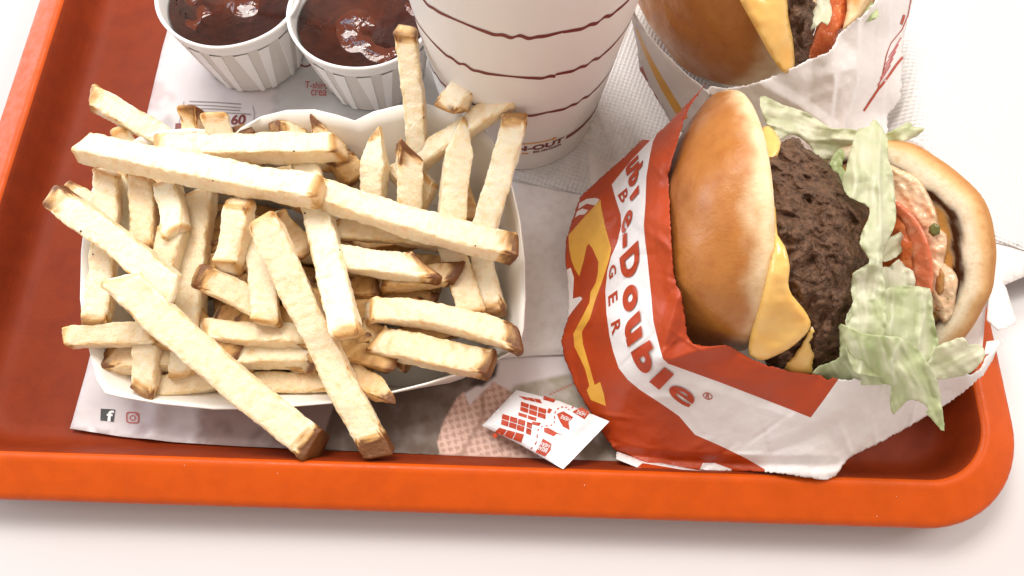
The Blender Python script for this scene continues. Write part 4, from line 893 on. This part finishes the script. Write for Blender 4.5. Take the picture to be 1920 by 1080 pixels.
I1 = [(1232, 250), (1224, 266), (1219, 289), (1212, 330), (1210, 383), (1207, 423), (1210, 456), (1213, 477), (1221, 554), (1225, 603), (1238, 655), (1243, 673), (1253, 682), (1353, 718), (1480, 767), (1520, 783), (1546, 748), (1572, 711)]
I2 = [(1219, 263), (1183, 301), (1147, 346), (1154, 372), (1164, 403), (1165, 423), (1157, 456), (1146, 481), (1139, 507), (1135, 546), (1137, 587), (1143, 631), (1150, 660), (1160, 690), (1177, 712), (1200, 731), (1240, 757), (1273, 780), (1303, 815), (1353, 837), (1400, 860), (1434, 880)]
reg_in = I1 + [(1582, 690), (1500, 600), (1330, 560), (1330, 140), (1313, 165), (1280, 202), (1244, 239)]
reg_out = I2 + [(1434, 905), (1000, 905), (1000, 240)]
yel = [(1126, 374), (1098, 404), (1066, 441), (1067, 465), (1071, 487), (1078, 505), (1086, 518), (1094, 490), (1100, 462), (1104, 457), (1111, 466), (1122, 491), (1121, 512), (1117, 530), (1107, 548), (1105, 568), (1087, 603), (1075, 626), (1077, 650), (1088, 672), (1097, 692), (1105, 723), (1100, 732), (1108, 750), (1136, 761), (1132, 738), (1125, 716), (1115, 722), (1107, 693), (1093, 645), (1091, 622),
       (1106, 597), (1117, 560), (1129, 528), (1142, 487), (1146, 466), (1143, 455), (1134, 423), (1127, 387)]
s1 = [(1086, 381), (1100, 373), (1116, 371), (1124, 374), (1116, 385), (1100, 382), (1084, 392)]
s2 = [(1082, 396), (1092, 391), (1103, 394), (1096, 402), (1086, 403), (1078, 408)]
s3 = [(1062, 506), (1070, 502), (1076, 520), (1074, 560), (1088, 556), (1092, 560), (1072, 585), (1062, 600)]
s4 = [(1310, 884), (1318, 868), (1340, 868), (1372, 880), (1372, 890), (1310, 890)]
wz = ZF([(1320, 162, 7.6), (1277, 240, 8.0), (1253, 340, 7.7), (1256, 430, 7.9), (1270, 530, 7.5), (1290, 630, 6.6), (1362, 650, 6.3), (1440, 688, 6.1), (1510, 702, 6.0), (1570, 712, 6.1), (1650, 716, 6.0), (1760, 706, 5.5), (1822, 703, 5.2), (1869, 655, 4.9),
         (1244, 240, 6.4), (1204, 262, 4.8), (1130, 330, 3.2), (1087, 370, 2.6), (1062, 446, 2.1), (1064, 520, 2.0), (1064, 599, 1.9), (1052, 640, 1.5), (1070, 700, 1.4), (1103, 767, 1.3), (1157, 847, 1.3), (1260, 876, 1.7), (1380, 885, 1.9), (1545, 900, 2.5), (1595, 858, 2.4), (1700, 803, 2.9), (1800, 741, 3.6),
         (1147, 346, 4.2), (1162, 420, 5.0), (1140, 500, 4.3), (1137, 590, 4.2), (1160, 690, 3.9), (1243, 676, 5.6), (1212, 400, 6.9), (1219, 290, 6.8), (1220, 550, 6.3), (1353, 722, 5.2), (1520, 783, 4.6), (1300, 812, 2.8), (1450, 850, 3.0), (1600, 790, 4.3), (1700, 750, 4.6), (1120, 560, 3.4), (1126, 374, 3.8), (1146, 466, 4.6), (1110, 640, 2.7), (1200, 780, 2.6)], 400)
wcr = creases(12, (1060, 200, 1850, 900), 46, .10, 26, 90)
wcr2 = creases(13, (1060, 200, 1850, 900), 120, .10, 9, 42)
def ridge(Q, pts, h, w): return h * np.maximum(0, 1 - pdist(Q, pts, False) / w)
def w1z(Q):
    z = wz(Q) + wcr(Q) + wcr2(Q) + .10 * nzf(Q, .012, 4, 3)
    z = z + ridge(Q, [(1248, 678), (1300, 660), (1365, 645)], .30, 26) - ridge(Q, [(1250, 690), (1350, 720), (1480, 766)], .10, 16)
    z = z + ridge(Q, [(1126, 374), (1134, 423), (1146, 466), (1118, 530), (1090, 600), (1052, 640)], .28, 22) + ridge(Q, [(1183, 301), (1188, 360), (1172, 400), (1160, 440)], .16, 10)
    z = z + ridge(Q, [(1690, 740), (1640, 800), (1570, 880)], .22, 22) - ridge(Q, [(1600, 780), (1500, 830), (1440, 850)], .12, 22) + ridge(Q, [(1270, 560), (1255, 620), (1240, 670)], .2, 18)
    z = z - ridge(Q, [(1160, 850), (1260, 862), (1400, 870), (1560, 870)], .25, 16)
    return z
w1 = empty('burger_wrapper', (at(1350, 600, .8)[0], at(1350, 600, .8)[1], .8), 'red and white printed paper wrapper with large lettering around the front burger', 'burger wrapper')
jr = np.random.default_rng(2)
w1out = w1o + w1open
sheet('wrapper_paper', w1out, w1z, 3.6, [WWHITE, WRED, WYEL], [reg_in, reg_out, yel, s1, s2, s3, s4], [0, 1, 1, 2, 0, 0, 0, 0], w1, .02, jag=.7, seed=1)
LQ = [('D', (1161, 484), (1167, 530), (1196, 450), (1200, 505)), ('o', (1164, 546), (1171, 592), (1192, 526), (1198, 570)), ('u', (1168, 610), (1176, 652), (1199, 581), (1204, 630)), ('b', (1180, 662), (1205, 708), (1218, 637), (1236, 678)),
      ('l', (1217, 716), (1236, 731), (1246, 689), (1264, 702)), ('e_', (1247, 736), (1290, 767), (1266, 718), (1309, 746)), ('e_', (1164, 420), (1166, 442), (1181, 386), (1188, 408)), ('-', (1167, 440), (1167, 466), (1175, 436), (1175, 461)),
      ('l', (1180, 370), (1182, 378), (1197, 346), (1198, 361)), ('b', (1177, 336), (1180, 356), (1205, 300), (1202, 330)), ('u', (1171, 314), (1175, 331), (1196, 290), (1198, 309))]
for ch_, BS, BE, TS, TE in LQ: quad_text('letter', ch_[0], BS, BE, TS, TE, w1z, WINK, w1, .075, .018 if '_' in ch_ else .055, step=.06)
for ch_, BS, BE, TS, TE in (('B', (1158, 366), (1166, 383), (1175, 352), (1178, 368)), ('G', (1141, 506), (1142, 525), (1152, 491), (1156, 512)), ('E', (1140, 556), (1141, 575), (1157, 544), (1158, 562)), ('R', (1145, 607), (1148, 630), (1162, 597), (1163, 620))):
    quad_text('letter', ch_, BS, BE, TS, TE, w1z, WINK, w1, .035, .025)
ringdecal('printed_ring', 1327, 743, 9, 6.5, 1, 1.6, w1z, WINK, w1, .03, .2)
quad_text('letter', 'R', (1323, 746), (1330, 748), (1325, 738), (1332, 741), w1z, WINK, w1, .03, .02)
# under layers of paper at the base and corners behind the heel
sheet('paper_fold', [(1157, 846), (1200, 862), (1240, 868), (1300, 880), (1325, 884), (1320, 893), (1280, 886), (1235, 882), (1230, 889), (1190, 874), (1155, 860)], ZF([(1160, 852, 1.3), (1235, 885, 1.9), (1320, 888, 2.1), (1250, 875, 1.7)]), 5, [WWHITE, WRED], [[(1205, 868), (1300, 884), (1300, 900), (1190, 880)]], [0, 1], w1, .03)
sheet('paper_fold', [(1860, 500), (1887, 540), (1896, 570), (1907, 600), (1903, 608), (1872, 620), (1850, 600)], ZF([(1870, 560, 3.2), (1905, 602, 3.2), (1860, 610, 3.4)]), 5, WWHITE, (), None, w1, .02)
sheet('paper_fold', [(1850, 640), (1884, 636), (1872, 650), (1862, 664), (1845, 665)], ZF([(1850, 640, 4.6), (1884, 637, 4.4), (1860, 660, 4.7)]), 5, WWHITE, (), None, w1, .02)
sheet('paper_fold', [(1660, 268), (1700, 258), (1722, 262), (1742, 280), (1748, 300), (1720, 330), (1670, 320)], ZF([(1680, 270, 4.2), (1742, 280, 4.0), (1720, 320, 3.4)]), 6, WWHITE, (), None, w1, .02)
# far side of the pouch: sits under and behind the burger
sheet('paper_base', [(1330, 200), (1480, 240), (1650, 300), (1790, 420), (1850, 560), (1840, 680), (1600, 830), (1400, 850), (1200, 780), (1150, 600), (1180, 400), (1260, 240)],
      ZF([(1330, 200, 2.4), (1500, 500, .95), (1790, 420, 2.6), (1850, 560, 3.0), (1600, 830, 1.3), (1200, 780, 1.2), (1180, 400, 1.4)]), 14, WWHITE, (), None, w1, .02)

# ---------------------------------------------------------------- rear burger and its wrapper
b2 = empty('burger', (at(1480, -60, .8)[0], at(1480, -60, .8)[1], .8), 'rear burger in a plain white wrapper, cut off by the top of the picture', 'burger')
crown(at(1378, -62, 5.3), (-.84, -.50, .02), 4.9, 3.7, b2, 9.1, po=.30)
leaf([(1505, -40), (1548, -40), (1556, 0), (1560, 24), (1552, 47), (1541, 40), (1520, 58), (1508, 30)], ZF([(1510, -30, 7.6), (1555, 30, 7.3), (1520, 50, 7.2)]), .05, 31, .12, parent=b2, label='whitish crumpled leaf in the rear burger')
z2 = ZF([(1400, 0, 8.2), (1470, 0, 8.0), (1480, 125, 6.2), (1530, 0, 7.3), (1520, 110, 5.8), (1590, 0, 6.4), (1565, 90, 5.8), (1640, 0, 6.0), (1450, -60, 8.5), (1620, -60, 6.6)])
blob('cheese_slice', [(1375, -40), (1466, -40), (1476, 0), (1478, 32), (1486, 70), (1489, 100), (1489, 128), (1474, 138), (1455, 120), (1420, 60)], lambda q: z2(q) + .35, 7, CHEESE, .6, 22, b2, .08, 1, 14, smoothk=2)
blob('beef_patty', [(1460, -40), (1530, -40), (1535, 0), (1530, 50), (1520, 85), (1513, 124), (1480, 132), (1470, 60)], z2, 4, PATTY, 1.3, 24, b2, .2, 1.5, 15, jag=1.2, crumb=.4)
blob('tomato_slice', [(1550, -40), (1600, -40), (1592, 10), (1588, 42), (1572, 68), (1558, 100), (1505, 124), (1520, 80), (1534, 40)], lambda q: z2(q) - .1, 7, TOMA, .5, 14, b2, .08, 2, 16, smoothk=2)
blob('bun_heel', [(1585, -60), (1660, -60), (1650, 0), (1610, 45), (1578, 62), (1588, 20)], lambda q: z2(q) + .15, 7, HEEL, 1.2, 26, b2, .1, 1, 17, colf=lambda P, V: mixc(np.tile([.62, .34, .13], (len(P), 1)), (.80, .62, .38), sstep(nzf(P, .03, 4, 2), -.2, .5)))
leaf([(1618, 34), (1632, 5), (1642, 12), (1648, 30), (1630, 40)], ZF([(1620, 30, 6.6), (1640, 10, 6.7), (1640, 35, 6.6)]), .8, 32, .04, parent=b2)
w2 = empty('burger_wrapper', (at(1450, 0, .8)[0], at(1450, 0, .8)[1], .8), 'white waxed paper wrapper with thin red print and an amber stripe around the rear burger', 'burger wrapper')
w2l = [(1168, -60), (1175, 0), (1185, 15), (1200, 42), (1220, 71), (1240, 95), (1258, 111), (1275, 128), (1289, 142), (1314, 161), (1330, 175), (1300, 260), (1262, 240), (1256, 227), (1236, 193), (1213, 153), (1200, 133), (1193, 78), (1180, 20), (1160, -40)]
cl2 = creases(41, (1180, 0, 1340, 240), 10, .08, 14, 60)
lz2 = ZF([(1175, 0, 6.0), (1220, 71, 6.5), (1289, 142, 6.4), (1314, 161, 6.3), (1300, 240, 4.6), (1200, 133, 3.6), (1236, 193, 3.2), (1193, 78, 4.2), (1240, 140, 5.2), (1262, 235, 3.2)])
w2lz = lambda Q: lz2(Q) + cl2(Q) + .05 * nzf(Q, .02, 8, 2)
str_ = [(1190, 50), (1196, 55), (1212, 90), (1226, 118), (1244, 148), (1262, 178), (1279, 205), (1290, 222), (1276, 226), (1262, 205), (1240, 168), (1226, 140), (1205, 95)]
sheet('wrapper_paper', w2l, w2lz, 6, [WWHITE, WYEL, WRED], [str_, [(1198, 128), (1204, 124), (1215, 150), (1213, 156), (1205, 148)], [(1226, 175), (1230, 178), (1238, 194), (1233, 190)]], [0, 1, 2, 2], w2, .02, jag=.6, seed=42, label='left side panel with an amber stripe')
w2r = [(1318, 172), (1335, 162), (1360, 166), (1390, 162), (1419, 155), (1445, 146), (1470, 135), (1485, 128), (1502, 120), (1520, 110), (1538, 104), (1550, 100), (1561, 92), (1568, 78), (1573, 64), (1590, 50), (1606, 37), (1625, 22), (1638, 9), (1645, -5), (1660, -60), (1725, -60), (1711, 0), (1702, 40), (1695, 68), (1692, 120), (1689, 187),
       (1665, 213), (1664, 250), (1660, 300), (1600, 330), (1500, 330), (1420, 290), (1400, 230), (1360, 190)]
z3 = ZF([(1330, 168, 6.0), (1419, 155, 6.3), (1470, 135, 6.5), (1538, 104, 6.6), (1573, 64, 6.7), (1638, 9, 6.9), (1660, -60, 7.2), (1711, 0, 4.6), (1695, 68, 3.8), (1689, 187, 2.6), (1665, 213, 2.4), (1664, 250, 2.2), (1600, 320, 2.6), (1450, 280, 3.6), (1560, 180, 5.0), (1620, 120, 5.2), (1500, 200, 5.0), (1640, 170, 3.9)])
cr3 = creases(43, (1330, 0, 1700, 300), 22, .05, 22, 90)
def w2z(Q):
    z = z3(Q) + cr3(Q) + .07 * nzf(Q, .014, 6, 3)
    def pleat(xs, ys, h, w):
        d = Q[:, 0] - np.interp(Q[:, 1], ys, xs); return h * np.where(d < 0, np.maximum(0, 1 + d / w), np.exp(-(d / 2.5) ** 2))
    z = z + pleat((1561, 1566, 1556), (90, 155, 240), .34, 42) + pleat((1611, 1607, 1583), (30, 150, 245), .30, 30) + .6 * pleat((1668, 1660, 1650), (40, 150, 245), .26, 26)
    return z + ridge(Q, [(1425, 158), (1500, 200), (1555, 240)], .12, 20)
sheet('wrapper_paper', w2r, w2z, 4, WWHITE, (), None, w2, .02, jag=.9, seed=44, label='front panel folded into pleats')
for pl, wd in (([(1710, -10), (1703, 28), (1692, 55), (1670, 82), (1662, 105), (1655, 140)], 1.8), ([(1696, 28), (1692, 40), (1690, 46)], 5), ([(1693, 107), (1682, 120), (1668, 140), (1655, 158), (1648, 166)], 4.5), ([(1648, 166), (1640, 178), (1628, 196), (1620, 208)], 4), ([(1655, 140), (1645, 170), (1632, 192)], 1.2)):
    decal('printed_line', stroke(pl, wd), w2z, WINK, w2, 5, .03)
for j in range(5):
    x = 1690 - j * 5; y = 70 + j * 13; decal('printed_line', stroke([(x, y), (x - 12, y + 20), (x - 24, y + 38)], 2.0), w2z, INKP, w2, 4, .03)
